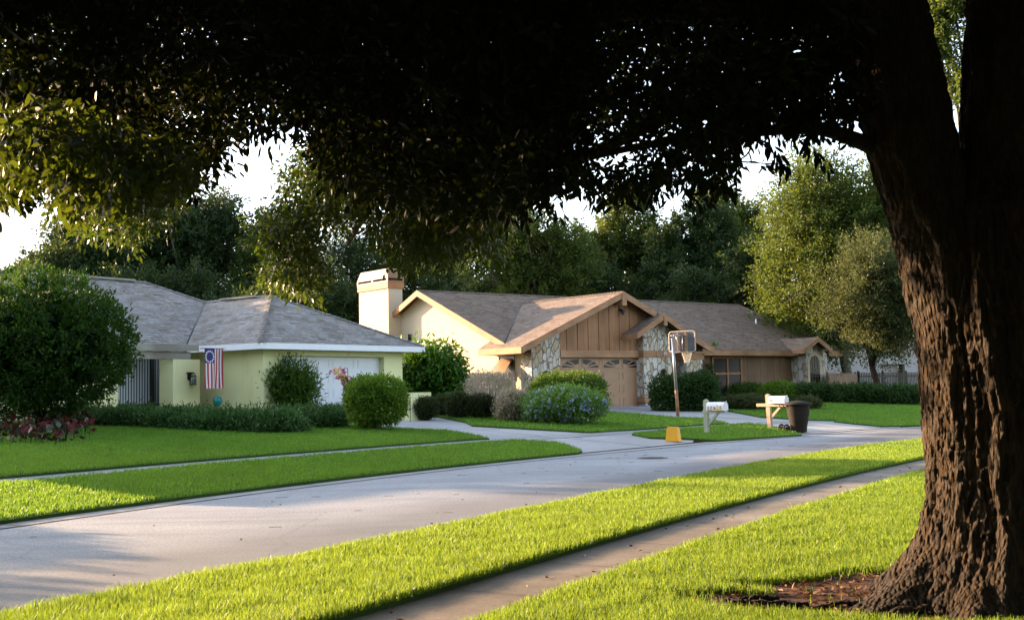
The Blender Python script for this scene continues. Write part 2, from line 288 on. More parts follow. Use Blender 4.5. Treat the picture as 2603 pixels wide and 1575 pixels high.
# ------------------------------------------------------------------ mesh helpers
def mesh_np(name, V, faces_flat, counts, mat=None, smooth=False, rnd=None, uv=None):
    me = bpy.data.meshes.new(name); V = np.asarray(V, np.float32)
    me.vertices.add(len(V)); me.vertices.foreach_set('co', V.ravel())
    counts = np.asarray(counts, np.int32); ff = np.asarray(faces_flat, np.int32)
    me.loops.add(len(ff)); me.loops.foreach_set('vertex_index', ff)
    st = np.zeros(len(counts), np.int32); st[1:] = np.cumsum(counts)[:-1]
    me.polygons.add(len(counts)); me.polygons.foreach_set('loop_start', st)
    me.update(calc_edges=True)
    if smooth: me.polygons.foreach_set('use_smooth', np.ones(len(counts), bool))
    if rnd is not None:
        at = me.attributes.new('rnd', 'FLOAT', 'FACE'); at.data.foreach_set('value', np.asarray(rnd, np.float32))
    if uv is not None:
        u = me.uv_layers.new(name='UVMap'); u.data.foreach_set('uv', np.asarray(uv, np.float32).ravel())
    if mat is not None: me.materials.append(mat)
    me.validate(); return me

class MB:
    """gathers boxes, prisms, polygons and tubes into one mesh"""
    def __init__(s): s.v = []; s.f = []; s.uv = []; s.mi = []; s.cur = 0
    def poly(s, pts, uvdir=None, mi=None):
        b = len(s.v); pts = [tuple(map(float, p)) for p in pts]; s.v += pts
        s.f.append(list(range(b, b+len(pts)))); s.mi.append(s.cur if mi is None else mi)
        P = np.array(pts)
        if uvdir is None:
            n = np.zeros(3)
            for i in range(len(P)): n += np.cross(P[i], P[(i+1) % len(P)])
            n /= (np.linalg.norm(n)+1e-12)
            e = np.cross([0, 0, 1], n)
            e = np.array([1., 0, 0]) if np.linalg.norm(e) < 0.05 else e/np.linalg.norm(e)
            up = np.cross(n, e)
        else:
            e = np.array(uvdir, float); e /= np.linalg.norm(e)
            n = np.zeros(3)
            for i in range(len(P)): n += np.cross(P[i], P[(i+1) % len(P)])
            n /= (np.linalg.norm(n)+1e-12); up = np.cross(n, e)
            if up[2] < 0: up = -up
        s.uv += [(float(p @ e), float(p @ up)) for p in P]
    def box(s, x0, x1, y0, y1, z0, z1):
        x0, x1 = min(x0, x1), max(x0, x1); y0, y1 = min(y0, y1), max(y0, y1); z0, z1 = min(z0, z1), max(z0, z1)
        c = [(x0, y0, z0), (x1, y0, z0), (x1, y1, z0), (x0, y1, z0), (x0, y0, z1), (x1, y0, z1), (x1, y1, z1), (x0, y1, z1)]
        for q in ((3, 2, 1, 0), (4, 5, 6, 7), (0, 1, 5, 4), (1, 2, 6, 5), (2, 3, 7, 6), (3, 0, 4, 7)): s.poly([c[i] for i in q])
    def prism(s, pts, off):
        """closed solid: polygon pts pushed along off"""
        P = [np.array(p, float) for p in pts]; o = np.array(off, float); Q = [p+o for p in P]
        s.poly(P[::-1]); s.poly(Q)
        for i in range(len(P)):
            j = (i+1) % len(P); s.poly([P[i], P[j], Q[j], Q[i]])
    def tube(s, pts, rad, n=8, cap=True):
        pts = [np.array(p, float) for p in pts]
        rad = [rad]*len(pts) if isinstance(rad, (int, float)) else rad
        b = len(s.v); prev = None
        for i, p in enumerate(pts):
            d = pts[min(i+1, len(pts)-1)]-pts[max(i-1, 0)]; d /= (np.linalg.norm(d)+1e-9)
            if prev is None:
                a = np.cross(d, [0, 0, 1]);
                if np.linalg.norm(a) < 0.1: a = np.cross(d, [1, 0, 0])
            else: a = prev-d*(prev @ d)
            a /= np.linalg.norm(a); prev = a; c = np.cross(d, a)
            for k in range(n):
                t = 2*math.pi*k/n; s.v.append(tuple(p+rad[i]*(a*math.cos(t)+c*math.sin(t))))
        def add(f):
            s.f.append(f); s.mi.append(s.cur); s.uv += [(0, 0)]*len(f)
        for i in range(len(pts)-1):
            for k in range(n):
                k2 = (k+1) % n; add([b+i*n+k, b+i*n+k2, b+(i+1)*n+k2, b+(i+1)*n+k])
        if cap:
            add([b+k for k in range(n)][::-1]); add([b+(len(pts)-1)*n+k for k in range(n)])
    def lathe(s, prof, c=(0, 0, 0), n=24):
        """profile of (r, z) turned round a vertical axis"""
        b = len(s.v); c = np.array(c, float)
        for r, z in prof:
            for k in range(n):
                t = 2*math.pi*k/n; s.v.append((c[0]+r*math.cos(t), c[1]+r*math.sin(t), c[2]+z))
        for i in range(len(prof)-1):
            for k in range(n):
                k2 = (k+1) % n; s.f.append([b+i*n+k, b+i*n+k2, b+(i+1)*n+k2, b+(i+1)*n+k]); s.mi.append(s.cur); s.uv += [(0, 0)]*4
    def mesh(s, name, mats, smooth=False):
        fl = [i for f in s.f for i in f]
        me = mesh_np(name, np.array(s.v), fl, [len(f) for f in s.f], None, smooth, None, s.uv)
        mats = mats if isinstance(mats, (list, tuple)) else [mats]
        for m in mats: me.materials.append(m)
        if len(mats) > 1: me.polygons.foreach_set('material_index', np.array(s.mi, np.int32))
        return me

def root_of(o):
    while o.parent: o = o.parent
    return o
def link(name, me, parent=None, loc=None):
    o = bpy.data.objects.new(name, me); COL.objects.link(o)
    if parent is not None: o.parent = parent
    if loc is not None: o.location = loc
    return o
def tag(o, label=None, cat=None, group=None, kind=None):
    if label: o['label'] = label
    if cat: o['category'] = cat
    if group: o['group'] = group
    if kind: o['kind'] = kind
    return o
def thing(name, label, cat, loc=(0, 0, 0), rz=0.0, group=None):
    o = bpy.data.objects.new(name, None); COL.objects.link(o); o.empty_display_size = 0.2
    o.location = tuple(map(float, loc)); o.rotation_euler = (0, 0, rz)
    return tag(o, label, cat, group)
def part(name, mb, mats, parent, smooth=False, absz=True):
    """a part in its thing's own axes; with absz heights are given above the datum, not the thing's base"""
    me = mb.mesh(name, mats, smooth)
    if absz: me.transform(Matrix.Translation((0, 0, -root_of(parent).location.z)))
    return link(name, me, parent)
def wpart(name, me, parent):
    """a part whose mesh was made in world coordinates"""
    r = root_of(parent)
    me.transform((Matrix.Translation(r.location) @ Matrix.Rotation(r.rotation_euler.z, 4, 'Z')).inverted())
    return link(name, me, parent)
def bevel(o, wd=0.01, seg=2):
    m = o.modifiers.new('bevel', 'BEVEL'); m.width = wd; m.segments = seg; m.limit_method = 'ANGLE'; m.angle_limit = R(40); return o

# ------------------------------------------------------------------ terrain
EDGE_PX = [(0, 1328), (193, 1303), (386, 1274), (578, 1251), (700, 1235), (870, 1216), (1140, 1187), (1300, 1170), (1490, 1150), (1651, 1135), (1822, 1119), (2038, 1105), (2183, 1092), (2345, 1082)]
def smooth_line(P, deg=3, step=0.8, pre=40, post=40):
    P = np.array(P)[:, :2]; t = np.concatenate([[0], np.cumsum(np.linalg.norm(np.diff(P, axis=0), axis=1))])
    cx = np.polyfit(t, P[:, 0], deg); cy = np.polyfit(t, P[:, 1], deg)
    T = np.arange(0, t[-1], step); Q = np.stack([np.polyval(cx, T), np.polyval(cy, T)], 1)
    d0 = Q[0]-Q[1]; d0 /= np.linalg.norm(d0); d1 = Q[-1]-Q[-2]; d1 /= np.linalg.norm(d1)
    A = [Q[0]+d0*k for k in np.arange(pre, 0, -2.0)]; B = []
    ang = math.atan2(d1[1], d1[0]); p = Q[-1].copy()
    for k in range(int(post/2)):
        ang -= 0.02; p = p+2.0*np.array([math.cos(ang), math.sin(ang)]); B.append(p.copy())
    return np.array(A+list(Q)+B)
EDGE = smooth_line([onz(x, y, 0.03) for x, y in EDGE_PX])
_EA = EDGE[:-1]; _EAB = EDGE[1:]-EDGE[:-1]; _EL = (_EAB**2).sum(1)
def signed_d(P):
    P = np.atleast_2d(np.asarray(P, float))[:, :2]; out = np.empty(len(P))
    for k in range(0, len(P), 20000):
        p = P[k:k+20000, None, :]-_EA[None]
        t = np.clip((p*_EAB).sum(2)/_EL, 0, 1); v = p-t[:, :, None]*_EAB; d = np.hypot(v[:, :, 0], v[:, :, 1])
        j = d.argmin(1); i = np.arange(len(j)); q = p[i, j]; cr = _EAB[j, 0]*q[:, 1]-_EAB[j, 1]*q[:, 0]
        out[k:k+20000] = d[i, j]*np.where(cr >= 0, 1, -1)
    return out
def ground(P):
    d = signed_d(P); return np.where(d > 0, 0.92*np.tanh(np.maximum(d, 0)/11.0), 0.0)
def g1(x, y): return float(ground([[x, y]])[0])
def onground(x, y, off=0.0):
    z = 0.3
    for _ in range(12):
        p = onz(x, y, min(z+off, 1.45)); z = 0.6*g1(p[0], p[1])+0.4*z
    return p
def gpt(x, y): return np.array([x, y, g1(x, y)])

def sheet(name, poly, mat, off, cell=1.2, skirt=0.0, kind='structure', flat=None, joints=None):
    """ground polygon cut to small cells and laid on the terrain"""
    import bmesh
    bm = bmesh.new(); P = [(float(p[0]), float(p[1])) for p in poly]
    f = bm.faces.new([bm.verts.new((x, y, 0)) for x, y in P]); f.normal_update()
    if f.normal.z < 0: f.normal_flip()
    bmesh.ops.triangulate(bm, faces=bm.faces[:], ngon_method='EAR_CLIP')
    xs = [p[0] for p in P]; ys = [p[1] for p in P]
    if flat is None:
        for ax, lo, hi in ((0, min(xs), max(xs)), (1, min(ys), max(ys))):
            c = max(cell, (hi-lo)/70); k = math.ceil(lo/c)*c
            while k < hi:
                n = (1, 0, 0) if ax == 0 else (0, 1, 0); q = (k, 0, 0) if ax == 0 else (0, k, 0)
                bmesh.ops.bisect_plane(bm, geom=bm.verts[:]+bm.edges[:]+bm.faces[:], plane_co=q, plane_no=n); k += c
    A = np.array([v.co[:2] for v in bm.verts]); Z = ground(A)+off if flat is None else np.full(len(A), flat)
    for v, z in zip(bm.verts, Z): v.co.z = z
    if skirt:
        be = [e for e in bm.edges if len(e.link_faces) == 1]
        r = bmesh.ops.extrude_edge_only(bm, edges=be)
        for v in r['geom']:
            if isinstance(v, bmesh.types.BMVert): v.co.z -= skirt
    for fc in bm.faces: fc.material_index = 0
    mats = [mat]
    if joints:
        mats.append(M['joint'])
        for (p, q, wd) in joints:
            p = np.array(p[:2]); q = np.array(q[:2]); d = q-p; L = np.linalg.norm(d); d /= L; nn = np.array([-d[1], d[0]])*wd/2
            k = max(1, int(L/0.8)); prev = None
            for i in range(k+1):
                c = p+d*L*i/k; zz = (g1(*c)+off if flat is None else flat)+0.005
                pr = [bm.verts.new((*(c+nn), zz)), bm.verts.new((*(c-nn), zz))]
                if prev: fc = bm.faces.new([prev[0], prev[1], pr[1], pr[0]]); fc.material_index = 1; fc.normal_update(); 
                prev = pr
    me = bpy.data.meshes.new(name); bm.to_mesh(me); bm.free()
    for m in mats: me.materials.append(m)
    o = link(name, me); tag(o, kind=kind); return o
def inpoly(P, poly):
    x, y = P[:, 0], P[:, 1]; c = np.zeros(len(P), bool); n = len(poly)
    for i in range(n):
        x1, y1 = poly[i][0], poly[i][1]; x2, y2 = poly[(i+1) % n][0], poly[(i+1) % n][1]
        if y1 == y2: continue
        m = ((y1 > y) != (y2 > y)) & (x < (x2-x1)*(y-y1)/(y2-y1)+x1); c ^= m
    return c
def inview(P, margin=0.06):
    """keep points inside a generous wedge ahead of the photographer"""
    az = np.arctan2(P[:, 0], P[:, 1]); return (np.abs(az) < R(24.5)+margin) & (P[:, 1] > 0)

# base ground reaching the horizon
def big_ground():
    t = np.concatenate([[-900, -500, -250, -140, -90], np.arange(-60, 61, 3.0), [90, 140, 250, 500, 900]])
    X, Y = np.meshgrid(t, t+30); P = np.stack([X.ravel(), Y.ravel()], 1); Z = ground(P)-0.09
    n = len(t); V = np.column_stack([P, Z]); i = np.arange(n-1)
    I, J = np.meshgrid(i, i); a = (J*n+I).ravel(); F = np.stack([a, a+1, a+n+1, a+n], 1)
    o = link('ground', mesh_np('ground', V, F.ravel(), np.full(len(F), 4), M['earth'], True)); tag(o, kind='structure')
big_ground()

def px_line(pts, off=0.0): return [onground(x, y, off)[:2] for x, y in pts]
# near road edge, pavement edges (flat ground)
NE = smooth_line([onz(x, y, 0.06) for x, y in [(0, 1578), (154, 1533), (347, 1497), (540, 1452), (700, 1421), (932, 1375), (1140, 1333), (1300, 1305), (1499, 1263), (1651, 1229), (1800, 1204), (2041, 1155), (2211, 1131), (2345, 1116)]], pre=30, post=20)
SE = smooth_line([onz(x, y, 0.05) for x, y in [(816, 1575), (986, 1536), (1140, 1490), (1300, 1443), (1414, 1400), (1538, 1374), (1651, 1340), (1800, 1295), (1885, 1278), (2069, 1224), (2211, 1194), (2352, 1162)]], pre=16, post=30)
def offset(L, d):
    T = np.gradient(L, axis=0); T /= np.linalg.norm(T, axis=1)[:, None]; return L+np.stack([-T[:, 1], T[:, 0]], 1)*d
SN = offset(SE, -1.0)
GUT = offset(EDGE, -0.42)
road_near = offset(NE, -0.35)
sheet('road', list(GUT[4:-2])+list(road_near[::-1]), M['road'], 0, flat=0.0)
gj = []
for i in range(0, len(EDGE)-4, 4): gj.append((EDGE[i], GUT[i], 0.02))
for i in range(6, len(GUT)-8): gj.append((GUT[i], GUT[i+1], 0.03))
sheet('gutter', list(offset(EDGE, 0.25)[4:-2])+list(offset(EDGE, -0.42)[4:-2][::-1]), M['gutter'], 0, flat=0.006, joints=gj)
swj = []
for i in range(2, len(SE)-2, 2): swj.append((SE[i], SN[i], 0.012))
sheet('sidewalk', list(offset(SE, 0.2))+list(offset(SN, -0.2)[::-1]), M['walk'], 0, flat=0.012, joints=swj)
NEAR_STRIP = list(NE)+list(SE[::-1])
sheet('lawn', NEAR_STRIP, M['turf'], 0, flat=0.045, skirt=0.06)
NEAR_LAWN = list(SN)+[(40, 20), (40, -25), (-25, -25)]
sheet('lawn', NEAR_LAWN, M['turf'], 0, flat=0.045, skirt=0.06)

# far side
SWF = [offset(EDGE, k) for k in (3.35, 4.65)]
def dist_along(pts): return signed_d(np.array(pts))
A_edge = px_line([(0, 1212), (270, 1189), (463, 1172), (700, 1154), (908, 1141), (1140, 1121), (1244, 1113)], 0.05)
B_top = px_line([(0, 1220), (270, 1194), (463, 1178), (700, 1162), (908, 1145), (1140, 1125), (1244, 1118)], 0.05)
print('A edge d', np.round(dist_along(A_edge), 2), 'B top d', np.round(dist_along(B_top), 2))
dA = 3.55; dB = 2.85
LA = offset(EDGE, dA); LB = offset(EDGE, dB)
def idx_near(L, p): return int(np.argmin(np.linalg.norm(L-np.array(p)[:2], axis=1)))
pA = onground(1244, 1113, 0.05)[:2]; iA = idx_near(LA, pA)
drv1_edge = px_line([(1140, 1094), (978, 1087), (930, 1083)], 0.05)
LAWN_A = list(LA[2:iA+1])+[pA]+drv1_edge+[(-3.4, 44.5), (-9.4, 38.2), (-14, 34), (-16, 60), (-60, 60), (-60, -12)]
pB = px_line([(1313, 1118), (1411, 1124), (1448, 1132), (1480, 1145)], 0.05); iB = idx_near(LB, onground(1244, 1118, 0.05)); jE = idx_near(EDGE, onz(1490, 1150, 0.05))
STRIP_B = list(LB[2:iB])+pB+list(EDGE[2:jE+1][::-1])
LAWN_C = px_line([(1186, 1072), (1200, 1080), (1341, 1088), (1499, 1097), (1651, 1088), (1800, 1077), (1853, 1075), (1785, 1062), (1718, 1060), (1535, 1046)], 0.05)+[(1.6, 51.2), (0.5, 49.0), (-3.0, 52), (-5, 48)]
ISLE = px_line([(1606, 1102), (1679, 1093), (1800, 1083), (1899, 1075), (1936, 1078), (2012, 1094), (2038, 1103.5), (1944, 1110), (1822, 1118), (1737, 1113), (1651, 1111)], 0.05)
LAWN_D = px_line([(1839, 1041), (1932, 1058.5), (2005, 1063), (2064, 1066), (2137, 1067.5), (2120, 1070), (2166, 1075), (2239, 1082), (2344, 1080)], 0.05)+[(40, 52), (50, 75), (24, 72), (12, 57.6), (9.5, 55.6)]
sheet('lawn', LAWN_A, M['turf'], 0.05, skirt=0.09, cell=1.5)
sheet('lawn', STRIP_B, M['turf'], 0.05, skirt=0.06)
sheet('lawn', LAWN_C, M['turf'], 0.05, skirt=0.09)
sheet('lawn', ISLE, M['turf'], 0.05, skirt=0.07)
sheet('lawn', LAWN_D, M['turf'], 0.05, skirt=0.09, cell=1.5)
# concrete of the far side: pavement ribbon and two driveways (joints are dark grooves in the slabs)
def pxj(p, q, w=0.035): return (onground(*p)[:2], onground(*q)[:2], w)
i0 = idx_near(EDGE, onz(1180, 1183, 0.03)); i1 = idx_near(EDGE, onz(1900, 1112, 0.03))
sheet('sidewalk', list(LA[2:-2])+list(LB[2:-2][::-1]), M['gutter'], 0.012)
DRV1 = [onground(x, y)[:2] for x, y in [(1395, 1160), (1500, 1149), (1660, 1134), (1760, 1125), (1780, 1095), (1480, 1082), (1180, 1063)]]+[(-2.3, 46.9), (-8.6, 39.6)]+[onground(x, y)[:2] for x, y in [(1000, 1105), (1250, 1128)]]
sheet('driveway', DRV1, M['concrete'], 0.004, joints=[pxj((1200, 1113), (1600, 1099)), pxj((1300, 1118), (1585, 1105)), pxj((1060, 1082), (1655, 1135)), pxj((1210, 1095), (1330, 1083)), pxj((1490, 1150), (1800, 1121), 0.05), pxj((1380, 1101), (1480, 1114))])
DRV2 = [onground(x, y)[:2] for x, y in [(1760, 1098), (1840, 1085), (1640, 1060), (1500, 1051)]]+[(0.5, 51.0), (6.0, 54.6)]+[onground(x, y)[:2] for x, y in [(1660, 1036), (1850, 1036), (1960, 1052), (2100, 1062), (2240, 1068), (2290, 1086), (2183, 1092.5), (2038, 1104.5), (1900, 1111)]]
sheet('driveway', DRV2, M['concrete'], 0.008, joints=[pxj((1845, 1076), (2160, 1067)), pxj((1700, 1056), (1850, 1049)), pxj((1560, 1046), (1720, 1044)), pxj((1990, 1101), (2290, 1083), 0.05)])
def fbm(x, y, seed=0, oct=4):
    r = np.random.default_rng(seed); o = np.zeros_like(x); a = 1.0
    for k in range(oct):
        p = r.random(6)*6.28; f = 2.0**k
        o += a*(np.sin(x*f*1.3+p[0]+1.7*np.sin(y*f*0.9+p[1]))*np.sin(y*f*1.1+p[2]+1.3*np.sin(x*f*0.8+p[3]))); a *= 0.55
    return o
# ------------------------------------------------------------------ leaves and grass
def unit(v): return v/(np.linalg.norm(v, axis=-1, keepdims=True)+1e-9)
def rand_dir(n): return unit(rng.normal(size=(n, 3)))
def leaf_quads(C, D, L, Wd, up=None):
    """kite shaped leaves: base C, direction D, length L, width Wd"""
    n = len(C); L = np.broadcast_to(L, n)[:, None]; Wd = np.broadcast_to(Wd, n)[:, None]
    s = unit(np.cross(D, rand_dir(n) if up is None else up)); nn = np.cross(s, D)
    m = C+D*L*0.45+nn*Wd*0.12
    V = np.stack([C, m+s*Wd/2, C+D*L, m-s*Wd/2], 1).reshape(-1, 3)
    return V
def leaf_mesh(name, V, rnd, mat):
    if len(V) == 6*len(rnd): n = len(rnd); return mesh_np(name, V, np.arange(6*n), np.full(n, 6), mat, False, rnd)
    n = len(V)//4; return mesh_np(name, V, np.arange(4*n), np.full(n, 4), mat, False, rnd)
def leaf_hex(C, D, L, Wd):
    """oblong leaves with a blunt base and pointed tip, slightly cupped and curled"""
    n = len(C); L = np.broadcast_to(L, n)[:, None]; Wd = np.broadcast_to(Wd, n)[:, None]
    s = unit(np.cross(D, rand_dir(n))); nn = np.cross(s, D); cu = rng.uniform(-0.12, 0.12, (n, 1))*L
    m1 = C+D*L*0.30+nn*Wd*0.10; m2 = C+D*L*0.68+nn*(Wd*0.10+cu*0.5); w2 = rng.uniform(0.36, 0.5, (n, 1))
    return np.stack([C, m1+s*Wd*0.42, m2+s*Wd*w2, C+D*L+nn*cu, m2-s*Wd*w2, m1-s*Wd*0.42], 1).reshape(-1, 3)
def sprigs(P, T, per, reach, L, Wd, droop=0.0, spread=0.9, hexa=False):
    """per leaves round every twig end P (twig direction T)"""
    n = len(P); k = n*per
    pp = np.repeat(P, per, 0); tt = np.repeat(T, per, 0)
    s = rng.random((k, 1)); off = rand_dir(k)
    C = pp+tt*reach*(s-0.5)*2+off*reach*0.42*rng.random((k, 1))
    D = unit(tt*0.5+off*spread+np.array([0, 0, -droop]))
    cl = np.repeat(rng.random(n), per); r = np.clip(0.55*rng.random(k)+0.45*cl, 0, 1)
    return (leaf_hex if hexa else leaf_quads)(C, D, L*rng.uniform(0.7, 1.25, k), Wd*rng.uniform(0.75, 1.2, k)), r

def blades(poly, dens, yr, view=True, holes=None):
    P = np.array([p[:2] for p in poly]); lo = P.min(0); hi = P.max(0)
    lo = np.maximum(lo, [-40, 0.5]); hi = np.minimum(hi, [45, 75])
    lo[1] = max(lo[1], yr[0]); hi[1] = min(hi[1], yr[1]); lo[0] = max(lo[0], -yr[1]*0.56); hi[0] = min(hi[0], yr[1]*0.56)
    if hi[1] <= lo[1] or hi[0] <= lo[0]: return np.zeros((0, 2))
    n = int((hi[0]-lo[0])*(hi[1]-lo[1])*dens); Q = lo+rng.random((n, 2))*(hi-lo)
    if view: Q = Q[inview(Q)]
    Q = Q[inpoly(Q, poly)]
    if holes is not None: Q = Q[~holes(Q)]
    return Q
def blade_mesh(name, Q, Z, h, wd, mat, rnd=None):
    n = len(Q); az = rng.random(n)*2*np.pi; h = np.broadcast_to(h, n)*rng.uniform(0.55, 1.35, n); wd = np.broadcast_to(wd, n)
    ln = rng.random(n)**1.4*0.7*h; la = rng.random(n)*2*np.pi
    s = np.stack([np.cos(az), np.sin(az), np.zeros(n)], 1)*wd[:, None]/2
    b = np.column_stack([Q, Z]); l = np.stack([np.cos(la)*ln, np.sin(la)*ln, np.zeros(n)], 1)
    m = b+l*0.35+np.array([0, 0, 1])*h[:, None]*0.6; t = b+l+np.array([0, 0, 1])*h[:, None]*0.98
    V = np.stack([b-s, b+s, m+s*0.85, m-s*0.85, t], 1).reshape(-1, 3)
    i = np.arange(n)*5; F = np.stack([i, i+1, i+2, i+3, i+3, i+2, i+4], 1).ravel(); cnt = np.tile([4, 3], n)
    r = rng.random(n) if rnd is None else rnd
    return mesh_np(name, V, F, cnt, mat, False, np.repeat(r, 2))
TREE = np.array([3.54, 8.45])          # foot of the big oak
def bare(Q):
    d = Q-np.array([3.35, 8.62]); n = np.sin(Q[:, 0]*5+1)*0.12+np.sin(Q[:, 1]*6.3+Q[:, 0]*3)*0.1
    e = ((d[:, 0])/1.95)**2+((d[:, 1])/1.08)**2
    return (e < (1.0+n*2)) & (rng.random(len(Q)) < np.clip(1.5-e*0.55, 0, 0.997))
def lawn_grass(name, poly, z, bands, mat, holes=None):
    Qs = []; hs = []; ws = []; zs = []
    for (y0, y1, dens, h, wd) in bands:
        Q = blades(poly, dens, (y0, y1), holes=holes)
        Qs.append(Q); hs.append(np.full(len(Q), h)); ws.append(np.full(len(Q), wd))
    Q = np.concatenate(Qs); h = np.concatenate(hs); wd = np.concatenate(ws)
    Z = np.full(len(Q), z) if z is not None else ground(Q)+0.05
    r = rng.random(len(Q))
    pat = 0.5+0.5*np.sin(Q[:, 0]*1.7+np.sin(Q[:, 1]*1.3)*1.5)*np.sin(Q[:, 1]*1.1+Q[:, 0]*0.6)
    p2 = 0.5+0.25*fbm(Q[:, 0]*3.1, Q[:, 1]*3.1, 5, 3)
    r = np.clip(r*0.58+pat*0.16+np.clip(p2, 0, 1)*0.30-0.02, 0, 1); h = h*(0.75+0.5*np.clip(p2, 0, 1))
    print(name, len(Q)); o = link(name, blade_mesh(name, Q, Z, h, wd, mat, r)); tag(o, kind='stuff')
NB = [(0, 8.6, 8500, 0.075, 0.0050), (8.6, 11, 6500, 0.075, 0.0060), (11, 16, 4200, 0.072, 0.0080), (16, 26, 2200, 0.07, 0.0115), (26, 50, 800, 0.07, 0.019)]
lawn_grass('grass', NEAR_STRIP, 0.045, NB, M['blade'])
lawn_grass('grass', NEAR_LAWN, 0.045, NB, M['blade'], bare)
FB = [(0, 24, 1500, 0.06, 0.012), (24, 36, 850, 0.058, 0.017), (36, 75, 330, 0.055, 0.026)]
for pl in (LAWN_A, STRIP_B, LAWN_C, ISLE, LAWN_D): lawn_grass('grass', pl, None, FB, M['fblade'])
# bare soil round the oak
th = np.linspace(0, 2*np.pi, 40, endpoint=False)
sheet('soil', [(3.35+2.3*math.cos(t)*(1+0.06*math.sin(5*t)), 8.62+1.25*math.sin(t)*(1+0.08*math.sin(3*t))) for t in th], M['soil'], 0, flat=0.052)

# ------------------------------------------------------------------ the big oak
def trunk_surface(path, rad, nth=250, nz=440, seed=1, flare=None, ridge=0.028):
    path = np.array(path, float); t = np.linspace(0, 1, len(path)); T = np.linspace(0, 1, nz)
    Pc = np.stack([np.interp(T, t, path[:, i]) for i in range(3)], 1); Rr = np.interp(T, t, rad)
    for _ in range(3): Pc[1:-1] = (Pc[:-2]+2*Pc[1:-1]+Pc[2:])/4
    th = np.linspace(0, 2*np.pi, nth, endpoint=False); TH, ZZ = np.meshgrid(th, Pc[:, 2])
    cx, sx = np.cos(TH), np.sin(TH)
    u = cx*2.2*3; v = sx*2.2*3
    wob = fbm(u*0.9+ZZ*0.35, v*0.9-ZZ*0.25, seed, 2)
    rid = 1-np.abs(fbm(u*2.6+0.7*np.sin(ZZ*3.7+v*1.3)+0.45*np.sin(ZZ*8.3+u*1.9), v*2.6+ZZ*1.5+0.6*np.sin(ZZ*5.1+u), seed+3, 3))
    r2 = 1-np.abs(fbm(u*4.6+0.6*np.sin(ZZ*6+v*2), v*4.6+ZZ*5.0, seed+9, 3)); r3 = np.abs(fbm(u*3.1+ZZ*9, v*3.1-ZZ*8, seed+7, 2))
    fine = 1.8*r2-0.9*r3+0.6*fbm(u*9+ZZ*17, v*9-ZZ*15, seed+5, 2)
    r = Rr[:, None]*(1+0.05*wob)+ridge*(rid-0.5)*np.clip(Rr[:, None]/0.4, 0.3, 1.3)+0.0085*fine*np.clip(Rr[:, None]/0.4, 0.4, 1.2)
    if flare is not None: r = r+flare(TH, ZZ)
    X = Pc[:, 0:1]+r*cx; Y = Pc[:, 1:2]+r*sx; Z = ZZ
    V = np.stack([X, Y, Z], 2).reshape(-1, 3)
    i = np.arange(nz-1)[:, None]*nth; k = np.arange(nth)[None, :]; k2 = (k+1) % nth
    F = np.stack([i+k, i+k2, i+nth+k2, i+nth+k], 2).reshape(-1, 4)
    return V, F
oak = thing('oak_tree', 'huge dark oak in the near lawn with forked trunk and overhanging canopy', 'tree', (TREE[0], TREE[1], 0.04))
def flare(TH, Z):
    h = np.clip((1.0-Z)/1.0, 0, 1); f = np.zeros_like(TH)
    for ang, amp, wd in ((3.35, 0.62, 0.30), (4.05, 0.40, 0.28), (2.5, 0.4, 0.35), (4.75, 0.45, 0.25), (5.5, 0.5, 0.3), (0.4, 0.45, 0.4), (1.4, 0.35, 0.4)):
        dd = np.angle(np.exp(1j*(TH-ang))); f += amp*np.exp(-(dd/wd)**2)
    return f*h**3.0*1.25+0.10*h**1.5
def limbpt(x, y, Z): return onY(x, y, Z)
L0 = (TREE[0], TREE[1])
Vt, Ft = trunk_surface([(3.56, 8.45, -0.1), (3.53, 8.45, 0.6), (3.52, 8.45, 1.3), (3.50, 8.45, 2.0), (3.46, 8.45, 2.8), (3.44, 8.45, 3.35)], [0.62, 0.56, 0.545, 0.55, 0.46, 0.12], flare=flare, seed=2)
def LP(x, y): return tuple(onY(x*1.0564, y*1.0564, 8.45))
Vl, Fl = trunk_surface([LP(2370, 850), LP(2318, 720), LP(2283, 600), LP(2236, 480), LP(2198, 370), LP(2172, 250), LP(2140, 120), LP(2108, 0), LP(2060, -150), (2.1, 8.4, 6.3)], [0.40, 0.38, 0.35, 0.315, 0.31, 0.31, 0.32, 0.33, 0.32, 0.2], nth=80, nz=170, seed=11, ridge=0.03)
Vr, Fr = trunk_surface([LP(2470, 850), LP(2458, 650), LP(2436, 440), LP(2438, 250), LP(2456, 0), LP(2480, -200), (4.35, 8.8, 7.0)], [0.42, 0.41, 0.355, 0.35, 0.35, 0.36, 0.2], nth=80, nz=150, seed=21, ridge=0.03)
V = np.concatenate([Vt, Vl, Vr]); F = np.concatenate([Ft, Fl+len(Vt), Fr+len(Vt)+len(Vl)])
wpart('trunk', mesh_np('trunk', V, F.ravel(), np.full(len(F), 4), M['bark'], True), oak)
